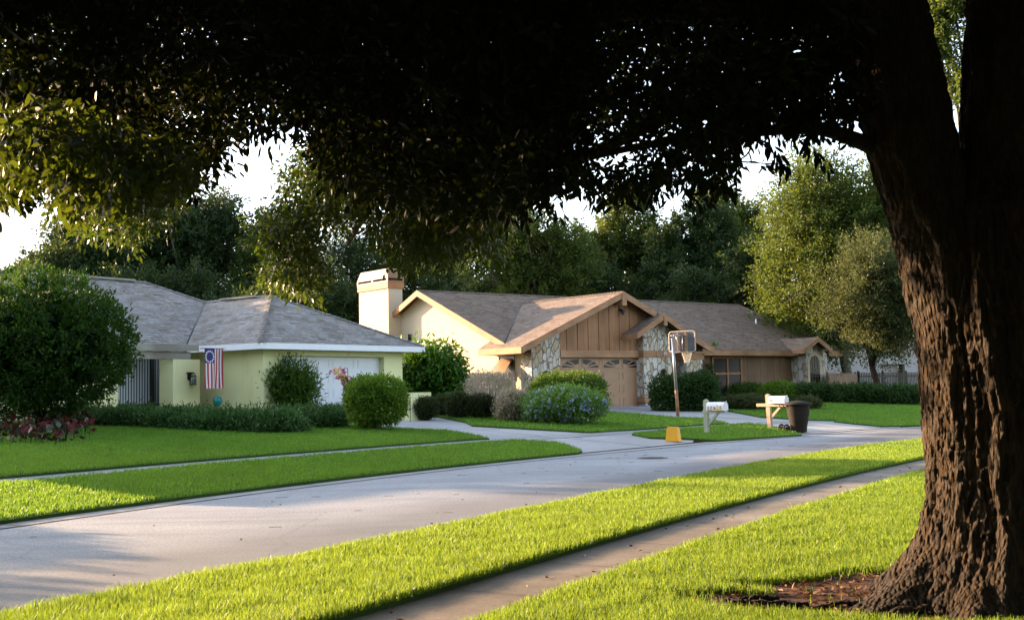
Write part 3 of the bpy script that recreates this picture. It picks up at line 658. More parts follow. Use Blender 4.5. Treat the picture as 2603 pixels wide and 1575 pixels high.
# limbs reaching into the crown and the thin bare branch by the trunk
mb = MB()
def limb(pts, r0, r1, n=9):
    P = np.array(pts); t = np.linspace(0, 1, len(P)); T = np.linspace(0, 1, 14)
    Q = np.stack([np.interp(T, t, P[:, i]) for i in range(3)], 1)
    for _ in range(2): Q[1:-1] = (Q[:-2]+2*Q[1:-1]+Q[2:])/4
    Q[1:-1] += rng.normal(size=(12, 3))*min(0.02, r0*0.25)
    for _ in range(1): Q[1:-1] = (Q[:-2]+2*Q[1:-1]+Q[2:])/4
    mb.tube(list(Q), list(np.linspace(r0, r1, 14)), n)
limb([limbpt(2215, 372, 8.4), limbpt(2150, 345, 8.3), limbpt(2085, 328, 8.2), limbpt(2000, 325, 8.1), limbpt(1890, 332, 7.9), limbpt(1700, 360, 7.6), limbpt(1500, 400, 7.5)], 0.062, 0.02)
limb([limbpt(2190, 275, 8.4), limbpt(2165, 300, 8.2), limbpt(2120, 325, 8.1)], 0.02, 0.012)
limb([limbpt(1900, 345, 7.9), limbpt(1912, 380, 7.8), limbpt(1880, 412, 7.7), limbpt(1800, 405, 7.6)], 0.008, 0.004, 5)
limb([limbpt(1860, 408, 7.7), limbpt(1930, 415, 7.7), limbpt(2010, 420, 7.8)], 0.006, 0.003, 5)
limb([(2.95, 8.4, 4.3), (1.6, 8.6, 4.5), (0.0, 9.3, 4.6), (-2.0, 10.2, 4.7), (-4.2, 11.3, 4.5)], 0.20, 0.05)
limb([(2.6, 8.3, 5.0), (1.2, 9.8, 5.0), (-0.2, 12.0, 4.9), (-1.6, 14.5, 4.3), (-2.3, 16.5, 3.7)], 0.17, 0.03)
limb([(2.7, 8.3, 5.2), (1.6, 7.2, 5.4), (-0.4, 6.4, 5.2), (-2.4, 6.2, 4.7), (-3.6, 6.6, 4.2)], 0.16, 0.03)
limb([(4.3, 8.8, 5.2), (4.2, 10.5, 5.6), (3.4, 12.8, 5.6), (2.2, 14.8, 4.9)], 0.16, 0.03)
limb([limbpt(2240, 120, 8.4), limbpt(2050, 150, 8.8), limbpt(1750, 240, 9.1), limbpt(1500, 420, 9.4), limbpt(1380, 385, 9.6), limbpt(1250, 350, 9.7)], 0.09, 0.02)
link_me = mb.mesh('limbs', M['bark'], True); wpart('limb', link_me, oak)
# roots over the soil
for i, pts in enumerate([[(3.2, 8.2, 0.10), (2.75, 8.02, 0.09), (2.45, 8.1, 0.07), (2.2, 7.98, 0.05)], [(3.3, 8.0, 0.12), (2.9, 7.75, 0.08), (2.5, 7.72, 0.07), (2.15, 7.6, 0.04)],
        [(3.5, 7.95, 0.14), (3.4, 7.7, 0.09), (3.1, 7.55, 0.07), (2.7, 7.5, 0.04)], [(3.7, 7.9, 0.15), (3.8, 7.65, 0.09), (3.6, 7.45, 0.06), (3.2, 7.38, 0.03)],
        [(3.9, 7.9, 0.15), (4.1, 7.7, 0.09), (4.05, 7.5, 0.06), (3.8, 7.36, 0.04)], [(2.0, 8.3, 0.06), (1.75, 8.26, 0.08), (1.5, 8.3, 0.05)], [(2.15, 8.1, 0.05), (1.9, 8.05, 0.08), (1.55, 8.1, 0.07), (1.35, 8.2, 0.05)], [(3.4, 7.62, 0.05), (3.05, 7.68, 0.08), (2.75, 7.6, 0.06), (2.3, 7.72, 0.05)], [(4.2, 7.8, 0.12), (3.85, 7.55, 0.10), (3.95, 7.35, 0.06)]]):
    mb = MB(); P = np.array(pts); t = np.linspace(0, 1, len(P)); T = np.linspace(0, 1, 22)
    Q = np.stack([np.interp(T, t, P[:, k]) for k in range(3)], 1); Q[:, 0] -= 0.12; Q[:, 1] += 0.30; Q[:, :2] += np.cumsum(rng.normal(size=(22, 2))*0.010, 0); Q[:, 2] += rng.normal(size=22)*0.006
    mb.tube(list(Q), list(np.interp(T, [0, 0.3, 1], [0.075 if i < 5 else 0.03, 0.05 if i < 5 else 0.03, 0.014])*rng.uniform(0.85, 1.15, 22)), 9)
    wpart('root', mb.mesh('root', M['bark'], True), oak)

def fill_region(poly, n, z0, z1, bias=1.0):
    """points in a cone of directions (outline poly) at depths between z0 and z1"""
    P = np.array(poly, float); lo = P.min(0); hi = P.max(0); out = []
    while sum(map(len, out)) < n:
        Q = lo+rng.random((n, 2))*(hi-lo); out.append(Q[inpoly(Q, poly)])
    Q = np.concatenate(out)[:n]; Z = z0+(z1-z0)*rng.random(n)**bias
    D = _F+_R2*((Q[:, 0]-PW/2)/FPX)[:, None]-_U2*((Q[:, 1]-PH/2)/FPX)[:, None]
    return _C+D*(Z/D[:, 1])[:, None]
def clumped(P, keep, s=0.9, seed=3):
    """drop points where a slow noise is low, so gaps gather"""
    n = fbm(P[:, 0]*s*1.9, P[:, 1]*s*0.9+P[:, 2]*s*2.3, seed, 3); q = np.quantile(n, 1-keep); return P[n > q]
TOP = [(-60, -90), (2200, -90), (2170, 120), (2130, 185), (1985, 190), (1900, 260), (1870, 340), (1830, 400), (1790, 455), (1700, 445), (1600, 460), (1540, 470), (1450, 455), (1340, 480), (1250, 495), (1130, 520), (1000, 495), (870, 450), (790, 410), (800, 340), (810, 285), (730, 278), (650, 262), (590, 275), (580, 340), (530, 390), (470, 410), (400, 420), (300, 420), (150, 405), (75, 420), (40, 480), (-60, 500)]
Vs = []; Rs = []
P = clumped(fill_region(TOP, 7200, 6.0, 13.0, 0.8), 0.50, 1.0)
v, r = sprigs(P, rand_dir(len(P)), 24, 0.20, 0.080, 0.031, 0.35, hexa=True); Vs.append(v); Rs.append(r)
T2 = [(-60, -60), (2000, -60), (1950, 150), (1700, 300), (1400, 320), (1150, 400), (820, 250), (560, 250), (420, 330), (200, 340), (-60, 360)]
P = clumped(fill_region(T2, 1900, 12.5, 17.0), 0.58, 0.8, 21); v, r = sprigs(P, rand_dir(len(P)), 16, 0.3, 0.13, 0.055, 0.35, hexa=True); Vs.append(v); Rs.append(r)
OFF = [(-700, -400), (-60, -400), (-60, 110), (-700, 60)]  # unseen foliage added beyond the left edge to shade the canopy
P = fill_region(OFF, 800, 5.0, 13.0, 0.8); v, r = sprigs(P, rand_dir(len(P)), 12, 0.3, 0.16, 0.07, 0.3, hexa=True); Vs.append(v); Rs.append(r)
# ragged fringe hanging below the dark mass and sprays near the bare branch
FR = [(-60, 470), (60, 470), (90, 420), (150, 400), (300, 430), (470, 430), (550, 400), (600, 310), (720, 300), (840, 290), (900, 450), (1130, 520), (1250, 520), (1340, 490), (1450, 460), (1600, 470), (1720, 455), (1800, 470), (1850, 400), (1880, 330), (1990, 200), (2150, 190)]
fr = []
for i in range(len(FR)-1):
    a, b = np.array(FR[i]), np.array(FR[i+1]); k = max(2, int(np.linalg.norm(b-a)/7))
    for t in rng.random(k): q = a+(b-a)*t+rng.normal(size=2)*[10, 14]; fr.append(onY(q[0], q[1], rng.uniform(6.5, 10)))
fr = np.array(fr); v, r = sprigs(fr, unit(rand_dir(len(fr))*0.7+[0, 0, -0.7]), 16, 0.17, 0.080, 0.028, 0.6, hexa=True); Vs.append(v); Rs.append(r)
SP = [(1850, 200), (2170, 185), (2190, 300), (2080, 320), (1960, 330), (1870, 370)]
P = clumped(fill_region(SP, 210, 7.4, 8.6), 0.75, 2.0); v, r = sprigs(P, unit(rand_dir(len(P))+[0, 0, -0.6]), 12, 0.13, 0.085, 0.031, 0.6, hexa=True); Vs.append(v); Rs.append(r)
P = np.array([onY(x, y, 7.7) for x, y in [(1975, 385), (1960, 370), (2055, 370), (2080, 385), (2090, 405), (1985, 415), (2000, 425), (1940, 420), (1850, 400), (1830, 470), (1845, 480), (1870, 380), (2160, 350)]])
v, r = sprigs(P, unit(rand_dir(len(P))+[0, 0, -0.9]), 8, 0.07, 0.09, 0.033, 0.8, hexa=True); Vs.append(v); Rs.append(r)
# left: nearer big leaves, sunlight also put into their lighter colour
LF = [(-60, 330), (120, 270), (300, 330), (440, 380), (520, 430), (470, 470), (380, 500), (280, 520), (180, 540), (140, 500), (120, 430), (60, 480), (-60, 520)]
P = clumped(fill_region(LF, 640, 5.0, 7.6), 0.6, 1.8, 8); v, r = sprigs(P, unit(rand_dir(len(P))+[0, 0, -0.5]), 16, 0.12, 0.060, 0.024, 0.5, hexa=True)
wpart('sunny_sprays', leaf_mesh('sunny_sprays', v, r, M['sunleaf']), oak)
# drooping outer boughs over the road
for poly, n in (([(740, 430), (815, 350), (1000, 330), (1300, 400), (1300, 510), (1200, 585), (1170, 615), (1150, 632), (1070, 645), (1000, 625), (950, 590), (920, 560), (810, 575), (800, 630), (740, 630), (700, 590), (725, 520), (705, 480)], 1050),
        ([(645, 580), (720, 560), (800, 590), (800, 650), (830, 715), (770, 745), (710, 705), (665, 685), (735, 640), (690, 625)], 230),
        ([(960, 590), (1080, 580), (1170, 590), (1140, 675), (1120, 635), (1050, 662), (995, 640)], 190), ([(1180, 560), (1290, 520), (1300, 600), (1240, 640), (1190, 610)], 80), ([(150, 430), (480, 430), (470, 520), (330, 610), (180, 560)], 380)):
    P = clumped(fill_region(poly, n, 13.0, 17.5), 0.82, 1.2, 12)
    v, r = sprigs(P, unit(rand_dir(len(P))+[0, 0, -0.55]), 26, 0.27, 0.095, 0.036, 0.5)
    k = len(v)//4; 
    if 'dv' not in globals(): dv, dr = [], []
    dv.append(v); dr.append(r)
# the unseen upper crown overhead
c = rand_dir(6500)*(rng.random((6500, 1))**0.4); c[:, 2] = np.abs(c[:, 2])
P = c*np.array([9.5, 9.0, 5.0])+np.array([1.2, 8.0, 5.9])
dq = P-_C; el = dq[:, 2]/np.hypot(dq[:, 0], dq[:, 1]); P = P[(el > 0.36) | (P[:, 1] < 0.5)]
v, r = sprigs(P, rand_dir(len(P)), 12, 0.45, 0.30, 0.13, hexa=True); Vs.append(v); Rs.append(r)
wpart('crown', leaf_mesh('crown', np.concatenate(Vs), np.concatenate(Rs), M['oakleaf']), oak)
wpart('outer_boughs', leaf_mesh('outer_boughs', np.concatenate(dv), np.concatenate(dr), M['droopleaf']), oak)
print('oak leaves', sum(map(len, Vs))//4, sum(map(len, dv))//4)

# ------------------------------------------------------------------ trees, shrubs
def crown_points(c, rad, n, lobes, lobe_r=(0.30, 0.46), seed=0):
    r0 = np.random.default_rng(seed); c = np.array(c, float); rad = np.array(rad, float)
    L = r0.normal(size=(lobes, 3)); L /= np.linalg.norm(L, axis=1)[:, None]; L *= (0.35+0.38*r0.random((lobes, 1)))
    R_ = r0.uniform(*lobe_r, lobes); k = r0.integers(0, lobes, n)
    D = r0.normal(size=(n, 3)); D[:, 2] += 0.25; D /= np.linalg.norm(D, axis=1)[:, None]
    P = L[k]+D*(R_[k]*(0.55+0.5*r0.random(n)))[:, None]
    out = unit(P*[1, 1, 0.8]+D*0.6)
    return c+P*rad, out
def tree_at(name, label, foot, top, bot, rx, ry, mat, L, n, per, lobes=14, tr=0.3, bark='graybark', keep=0.85, group=None, seed=1, nlimb=9, reach=0.55, cat='tree', spread=0.9, wratio=0.5):
    foot = np.array(foot, float); c = np.array([foot[0], foot[1], (top+bot)/2]); rad = np.array([rx, ry, (top-bot)/2])*1.05
    t = thing(name, label, cat, foot, 0, group)
    P, T = crown_points(c, rad, n, lobes, seed=seed)
    if keep < 1:
        m = fbm(P[:, 0]*0.9, P[:, 2]*1.1+P[:, 1]*0.5, seed, 3); q = np.quantile(m, 1-keep); m = m > q; P, T = P[m], T[m]
    ok = P[:, 2] > foot[2]+0.15; P, T = P[ok], T[ok]
    v, r = sprigs(P, T, per, reach, L, L*wratio, 0.15, spread)
    wpart('crown', leaf_mesh('crown', v, r, M[mat]), t)
    mb = MB(); fork = foot[2]+max(0.35*(c[2]-foot[2]), 0.5); rr = np.random.default_rng(seed+5)
    lean = rr.normal(size=2)*0.25
    top_p = np.array([foot[0]+lean[0], foot[1]+lean[1], fork])
    mb.tube([foot-[0, 0, 0.2], foot*[1, 1, 0]+[0.05, 0, foot[2]+(fork-foot[2])*0.5], top_p], [tr*1.25, tr, tr*0.9], 10)
    for i in range(nlimb):
        e = P[rr.integers(0, len(P))]; mid = top_p*0.55+e*0.45+rr.normal(size=3)*0.3+[0, 0, 0.5]
        mb.tube([top_p-[0, 0, 0.15], top_p*0.8+mid*0.2+[0, 0, 0.2], mid, mid*0.4+e*0.6+rr.normal(size=3)*0.15, e], [tr*0.6, tr*0.5, tr*0.3, tr*0.18, tr*0.06], 6)
    wpart('trunk', mb.mesh('trunk', M[bark], True), t); return t
DS = 1.0564
def tree_px(name, label, x, ytop, ybot, wpx, Y, mat, L, n, per, **kw):
    """tree placed at depth Y from where it stands in the picture (x, tops in 2464-wide pixels)"""
    p1 = onY(x*DS, ytop*DS, Y); p2 = onY(x*DS, ybot*DS, Y); foot = np.array([p1[0], Y, g1(p1[0], Y)])
    rx = wpx*DS*Y/FPX/2
    return tree_at(name, label, foot, p1[2], max(p2[2], foot[2]+0.3), rx, kw.pop('ry', rx*0.8), mat, L, n, per, **kw)

def shrub(name, label, x, yb, wpx, hpx, mat, L, cover=3.0, wr=0.5, power=2.0, lift=0.0, group=None, cat='shrub', depth=0.9, out=0.8, upw=0.2, noise=0.10, stem=False, pos=None, jag=0.0, bark='graybark', seed=None, flowers=None, tuft=11, Y=None, core=1.0):
    """bushy plant from its foot (x, yb) and size in photograph pixels"""
    sd = int(abs(x)*7+yb) if seed is None else seed; rr = np.random.default_rng(sd)
    if Y is not None: pos = onY(x, yb, Y); pos[2] = g1(pos[0], pos[1])
    b = onground(x, yb) if pos is None else np.array(pos, float); sc = b[1]/FPX
    rx = wpx*sc/2; rz = (hpx*sc-lift)/2; ry = rx*depth if depth > 0 else -depth
    t = thing(name, label, cat, b, 0, group)
    area = 4*math.pi*((rx*ry)**1.6/3+(rx*rz)**1.6/3+(ry*rz)**1.6/3)**(1/1.6)
    n = int(min(26000, cover*area/(L*L*wr*0.5)))
    nt_ = max(12, n//tuft); Dt = rr.normal(size=(nt_, 3)); Dt /= np.linalg.norm(Dt, axis=1)[:, None]
    ti = rr.integers(0, nt_, n); D = Dt[ti]
    S = D/((np.abs(D)**power).sum(1)**(1/power))[:, None] if power != 2.0 else D
    k = 1+noise*fbm(D[:, 0]*2.6+sd, D[:, 1]*2.6+D[:, 2]*2.6, sd, 3)*0.5
    rt = np.where(rr.random(nt_) < 0.8, rr.uniform(0.88, 1.0, nt_), rr.uniform(0.5, 0.9, nt_))+jag*rr.random(nt_)**3
    rad = rt[ti]
    C = S*(k*rad)[:, None]*[rx, ry, rz]+b+[0, 0, lift+rz*1.0]+rr.normal(size=(n, 3))*L*0.75
    ok = C[:, 2] > b[2]+0.01; C, D, S = C[ok], D[ok], S[ok]; n = len(C)
    N = unit(S/[rx, ry, rz])
    d = unit(N*out+rr.normal(size=(n, 3))*0.75+[0, 0, upw])
    v = leaf_quads(C, d, L*rr.uniform(0.7, 1.3, n), L*wr*rr.uniform(0.7, 1.2, n))
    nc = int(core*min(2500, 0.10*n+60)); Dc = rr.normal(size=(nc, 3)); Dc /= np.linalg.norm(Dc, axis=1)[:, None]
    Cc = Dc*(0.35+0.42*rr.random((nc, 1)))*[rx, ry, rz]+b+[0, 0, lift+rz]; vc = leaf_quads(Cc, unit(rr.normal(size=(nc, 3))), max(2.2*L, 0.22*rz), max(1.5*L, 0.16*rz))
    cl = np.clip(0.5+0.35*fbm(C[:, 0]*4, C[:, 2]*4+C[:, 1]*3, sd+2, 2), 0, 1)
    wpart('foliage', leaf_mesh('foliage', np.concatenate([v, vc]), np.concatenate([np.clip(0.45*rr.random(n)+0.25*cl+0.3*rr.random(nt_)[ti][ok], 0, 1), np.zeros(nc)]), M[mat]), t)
    mb = MB(); h = b[2]+lift+rz
    for i in range(7 if stem else 4):
        a = rr.random()*6.28; e = b+[math.cos(a)*rx*0.5*rr.random(), math.sin(a)*ry*0.5*rr.random(), lift+rz*1.2]
        s0 = b+rr.normal(size=3)*[0.04, 0.04, 0]
        mb.tube([s0-[0, 0, 0.05], s0*0.7+e*0.3, e], [0.045 if stem else 0.025, 0.035 if stem else 0.02, 0.008], 6)
    wpart('stem', mb.mesh('stem', M[bark], True), t)
    if flowers:
        fm, fn, fs, sel = flowers; idx = np.where(sel(S))[0]; idx = rr.choice(idx, min(fn, len(idx)), False)
        FP = S[idx]*(k[ok][idx]*1.03)[:, None]*[rx, ry, rz]+b+[0, 0, lift+rz]
        fv, fr_ = sprigs(FP, N[idx], 7, 0.05, fs, fs*0.8); wpart('blossoms', leaf_mesh('blossoms', fv, fr_, M[fm]), t)
    return t

BG = 'trees behind the houses'
def bgt(name, label, x, ytop, ybot, wpx, Y, mat, n, **kw): return tree_px(name, label, x, ytop, ybot, wpx, Y, mat, kw.pop('L', 0.30), n, kw.pop('per', 40), group=BG, reach=0.7, **kw)
bgt('broadleaf_tree', 'tall dark tree farthest left above the gray roof', 205, 462, 850, 300, 98, 'treeA', 1900, lobes=24, keep=0.97, tr=0.4, seed=31)
bgt('broadleaf_tree', 'broad dark round-topped tree behind the gray roof ridge', 440, 388, 870, 430, 104, 'treeA', 2900, lobes=32, keep=0.97, tr=0.45, seed=32)
bgt('broadleaf_tree', 'yellow-green topped tree above the garage hip roof', 660, 485, 880, 240, 100, 'treeB', 1400, lobes=18, tr=0.3, seed=33)
bgt('pine_tree', 'thin dark conifer with sky showing through left of the chimney', 825, 530, 860, 280, 92, 'treeA', 1300, lobes=22, tr=0.25, keep=0.72, seed=34, wratio=0.22, nlimb=20)
bgt('broadleaf_tree', 'dark tree behind the chimney cap', 1030, 470, 880, 340, 98, 'treeA', 1800, lobes=22, tr=0.35, keep=0.8, seed=35)
bgt('branching_tree', 'airy olive tree with pale spreading limbs above the brown roof', 1280, 450, 800, 350, 84, 'treeB', 1700, lobes=26, tr=0.26, keep=0.82, seed=36, nlimb=30, L=0.24)
bgt('broadleaf_tree', 'rounded olive-green tree behind the garage gable peak', 1510, 462, 880, 290, 96, 'treeB', 1700, lobes=18, tr=0.3, seed=37)
bgt('broadleaf_tree', 'dense dark-green tree rising behind the right end of the brown ridge', 1665, 462, 880, 270, 92, 'treeA', 1800, lobes=18, tr=0.3, seed=38)
bgt('broadleaf_tree', 'feathery-topped green tree left of the bright yellow-green one', 1770, 415, 880, 260, 100, 'treeB', 1500, lobes=18, tr=0.3, keep=0.82, seed=39)
bgt('broadleaf_tree', 'low dark tree mass behind the brown roof hip', 1790, 590, 940, 380, 80, 'treeA', 1200, lobes=18, tr=0.25, seed=40)
bgt('broadleaf_tree', 'low dark leafy tree directly above the main brown ridge', 1440, 575, 920, 460, 90, 'treeA', 1200, lobes=20, tr=0.25, seed=41)
bgt('broadleaf_tree', 'low dark leafy tree between the two roofs', 760, 610, 960, 420, 84, 'treeA', 1100, lobes=18, tr=0.25, seed=46)
bgt('broadleaf_tree', 'low dark tree behind the chimney and the left end of the brown ridge', 1080, 620, 940, 420, 88, 'treeA', 1100, lobes=18, tr=0.25, seed=48)
bgt('broadleaf_tree', 'low dark tree showing behind the gray roof hip', 400, 620, 940, 480, 92, 'treeA', 1100, lobes=18, tr=0.25, seed=49)
bgt('broadleaf_tree', 'bright yellow-green tree beside the oak trunk', 2015, 330, 930, 450, 66, 'treeC', 3000, lobes=36, tr=0.28, keep=0.96, seed=42, L=0.20)
bgt('broadleaf_tree', 'dark tree behind the white house at the oak trunk', 2150, 560, 930, 330, 88, 'treeA', 1000, lobes=18, tr=0.28, seed=50)
bgt('olive_tree', 'smaller gray-olive tree with bare dark trunk by the picket fence', 2095, 575, 870, 320, 58, 'treeD', 1900, lobes=26, tr=0.16, bark='bark', keep=0.8, seed=43, L=0.13, per=44)
tree_px('tall_tree', 'sunlit tree with pale trunk seen through the oak fork', 2295, -260, 330, 300, 42, 'treeC', 0.16, 1500, 36, lobes=22, tr=0.22, keep=0.85, seed=44, reach=0.4, nlimb=12)
bgt('broadleaf_tree', 'distant low dark tree at the left picture edge', 10, 626, 760, 170, 130, 'treeA', 350, lobes=9, tr=0.3, seed=45, L=0.35)
bgt('broadleaf_tree', 'distant small olive tree beside the low dark one at far left', 80, 618, 760, 100, 124, 'treeB', 260, lobes=7, tr=0.3, seed=47, L=0.35)
# neighbours' trees beyond the left edge of the view: they throw the shade seen on the road and lawns
def su(s, u): return np.array([-0.86*s+0.51*u, 0.51*s+0.86*u])
for (s_, u_, top, bot, rr_, lab, sd) in ((54, 21.8, 13.5, 1.2, 6.6, 'tall spreading tree left of the gray-roofed house, out of the picture', 51), (58, 32.5, 11.5, 1.2, 6.6, 'rounded tree behind the left wing of the gray-roofed house', 52),
        (30, -2.5, 5.05, 0.6, 3.6, 'low bushy tree third from the gap on the far verge, out of the picture', 53), (30.5, 1.6, 5.1, 0.6, 3.4, 'low bushy tree second from the gap on the far verge, out of the picture', 54),
        (29.5, 4.8, 4.95, 0.6, 3.2, 'low bushy tree on the far verge next to the gap, out of the picture', 56), (30, 7.3, 5.0, 0.6, 3.0, 'low bushy tree at the gap on the far verge, out of the picture', 57), (30, -9, 6.5, 0.9, 5.0, 'tree far down the verge, out of the picture', 55)):
    p = su(s_, u_); tree_at('shade_tree', lab, [p[0], p[1], g1(*p)], top, bot, rr_, rr_, 'treeA', 0.45 if s_ > 40 else 0.22, 420 if s_ > 40 else 900, 34, lobes=16, tr=0.3, keep=0.95, group='neighbours\' trees out of the picture', seed=sd, reach=0.8 if s_ > 40 else 0.3, nlimb=6)

# unseen trees added behind and beside the camera to close off the sky there
for (x_, y_, top, bot, rr_, lab, sd) in ((-9, -11, 11, 1.0, 6.5, 'unseen sky-blocking tree behind the viewer on the left', 61), (3, -13, 12, 0.8, 7.0, 'unseen sky-blocking tree straight behind the viewer', 62), (14, -6, 12, 0.8, 7.0, 'unseen sky-blocking tree behind the oak on the right', 63), (15, 8, 12, 0.6, 6.5, 'unseen sky-blocking tree to the right of the oak', 64), (22, 20, 11, 0.8, 6.0, 'unseen sky-blocking tree beyond the oak on the right', 65), (-15, -3, 10, 0.8, 5.5, 'unseen sky-blocking tree to the left of the viewer', 66)):
    tree_at('shade_tree', lab, [x_, y_, 0.0], top, bot, rr_, rr_, 'treeA', 0.55, 900, 34, lobes=18, tr=0.35, keep=1, group='neighbours\' trees out of the picture', seed=sd, reach=0.9, nlimb=6)

# unseen house added behind the camera to block sky light
HV = thing('blocker_house', 'unseen sky-blocking house behind the viewer', 'house', (0, -17, 0), 0)
mb = MB(); mb.box(-14, 14, -8, 0, 0, 3.0); part('wall', mb, M['brownboard'], HV); mb = MB(); mb.poly([(-15, .8, 2.9), (15, .8, 2.9), (11, -4, 5.6), (-11, -4, 5.6)]); mb.poly([(15, -8.8, 2.9), (-15, -8.8, 2.9), (-11, -4, 5.6), (11, -4, 5.6)]); mb.poly([(15, .8, 2.9), (15, -8.8, 2.9), (11, -4, 5.6)]); mb.poly([(-15, -8.8, 2.9), (-15, .8, 2.9), (-11, -4, 5.6)]); part('roof', mb, M['roof2'], HV)
for wx_ in (-9, -3, 4, 10): mb = MB(); mb.box(wx_-.7, wx_+.7, .001, .04, 1.0, 2.3); part('window', mb, M['glass'], HV)

# ---- planting in front of the gray-roofed house
shrub('round_tree', 'large dark round clipped tree at the left edge in front of the porch', 100, 1098, 460, 402, 'roundtree', 0.12, 4.6, 0.5, lift=0.42, cat='small tree', stem=True, noise=0.16, jag=0.10, upw=0.4, bark='bark', tuft=20)
JG = 'spreading junipers in front of the pale yellow house'
for (x, yb, wd, h, lab) in ((215, 1082, 170, 62, 'leftmost spreading juniper below the round tree'), (335, 1086, 190, 78, 'spreading juniper below the left porch wall'), (455, 1090, 180, 82, 'spreading juniper before the sliding door'), (570, 1096, 200, 80, 'spreading juniper before the pillar with the lantern'),
        (675, 1100, 190, 86, 'spreading juniper bulging out below the flag wall'), (770, 1088, 190, 78, 'spreading juniper under the feathery shrub'), (858, 1076, 150, 66, 'rightmost spreading juniper behind the round topiary')):
    shrub('juniper', lab, x, yb, wd*1.05, h*0.46, 'juniper', 0.15, 4.2, 0.22, group=JG, depth=0.85, out=0.9, upw=0.2, noise=0.24, jag=0.10, tuft=16)
shrub('feathery_shrub', 'feathery green shrub against the white garage door', 738, 1062, 134, 138, 'hedge', 0.17, 2.2, 0.22, depth=0.8, out=1.0, upw=0.5, noise=0.2, jag=0.28)
shrub('topiary_bush', 'bright green clipped bush on a short stem at the lawn corner', 957, 1096, 147, 136, 'topiary', 0.085, 3.2, 0.5, power=2.9, lift=0.22, cat='clipped bush', stem=True, noise=0.07, jag=0.05)
shrub('umbrella_plant', 'big glossy umbrella plant between the two houses', 1092, 1012, 165, 165, 'schefflera', 0.27, 3.0, 0.36, Y=47.5, tuft=22, power=2.8, out=0.55, upw=-0.6, noise=0.12, jag=0.02, core=2.0)
shrub('low_bush', 'low dark bush under the flag beside the blue globe', 575, 1048, 120, 52, 'darkhedge', 0.11, 2.4, 0.4, jag=0.3, noise=0.25)
CG = 'dark clipped balls along the first driveway'
for (x, yb, wd, h, lab) in ((1081, 1068, 66, 56, 'leftmost dark clipped ball beside the low wall'), (1128, 1060, 50, 52, 'small dark clipped ball set back between two larger ones'), (1167, 1066, 62, 66, 'tallest dark clipped ball, third from the low wall'), (1224, 1066, 66, 62, 'rightmost dark clipped ball below the pinkish shrub')):
    shrub('clipped_ball', lab, x, yb, wd, h, 'clipped', 0.06, 3.2, 0.45, power=2.6, lift=0.10, group=CG, cat='clipped bush', noise=0.05, stem=True)
shrub('pinkish_shrub', 'tall airy pink-tipped shrub before the gray fence', 1246, 1064, 114, 116, 'pinkish', 0.075, 1.15, 0.35, noise=0.25, jag=0.25, lift=0.25, stem=True, upw=0.5, core=0.0)
shrub('pinkish_shrub', 'lower pale pinkish shrub left of the blue flowers', 1308, 1072, 92, 78, 'pinkish', 0.085, 2.4, 0.35, noise=0.2, jag=0.15, upw=0.5)
shrub('flowering_shrub', 'loose green shrub covered with blue blossoms beside the driveway', 1434, 1078, 196, 92, 'plumbago', 0.10, 2.6, 0.36, noise=0.2, jag=0.16, upw=0.5, flowers=('blueflower', 260, 0.065, lambda S: (S[:, 1] < 0.25) & (S[:, 2] > -0.75)))
shrub('hedge_shrub', 'boxy green hedge shrub in front of the tan garage door', 1445, 1046, 178, 92, 'hedge', 0.11, 3.0, 0.5, power=3.6, noise=0.08, jag=0.10, upw=0.3)
HG = 'dark hedge along the brown house'
for (x, yb, wd, h, lab) in ((1700, 1044, 84, 84, 'dark green hedge shrub beside the stone pillar'), (1775, 1044, 96, 90, 'dark green hedge shrub behind the basketball pole')):
    shrub('hedge_shrub', lab, x, yb, wd, h, 'darkhedge', 0.11, 3.0, 0.5, power=3.6, noise=0.08, jag=0.07, group=HG)
shrub('low_hedge', 'low green hedge under the paned window', 1880, 1020, 130, 40, 'hedge', 0.10, 2.6, 0.5, power=3.0, noise=0.15, jag=0.2)
shrub('mounded_shrub', 'bright green mounded shrub before the brown siding', 1985, 1024, 104, 50, 'topiary', 0.10, 2.8, 0.5, noise=0.15, jag=0.1)
shrub('groundcover_bush', 'low speckled bush behind the wooden mailboxes', 1890, 1042, 120, 34, 'treeD', 0.09, 2.4, 0.4, noise=0.2, jag=0.15)
shrub('groundcover_bush', 'small low bush behind the trash bin', 2050, 1042, 70, 30, 'treeD', 0.09, 2.4, 0.4, noise=0.2, jag=0.15)
for i, (x, yb, wd, lab) in enumerate(((2075, 1024, 130, 'long low hedge below the arched window'), (2180, 1026, 140, 'long low hedge before the dark picket fence'), (2290, 1028, 150, 'long low hedge nearest the oak trunk'))):
    shrub('low_hedge', lab, x, yb, wd, 44, 'darkhedge', 0.12, 2.6, 0.5, power=3.2, noise=0.12, jag=0.08, group='long low hedge on the right')
shrub('climbing_vine', 'dark vine growing up beside the entry pillar', 1802, 1000, 26, 100, 'darkhedge', 0.11, 2.2, 0.4, noise=0.3, jag=0.2, depth=0.5, cat='vine', Y=57.3)
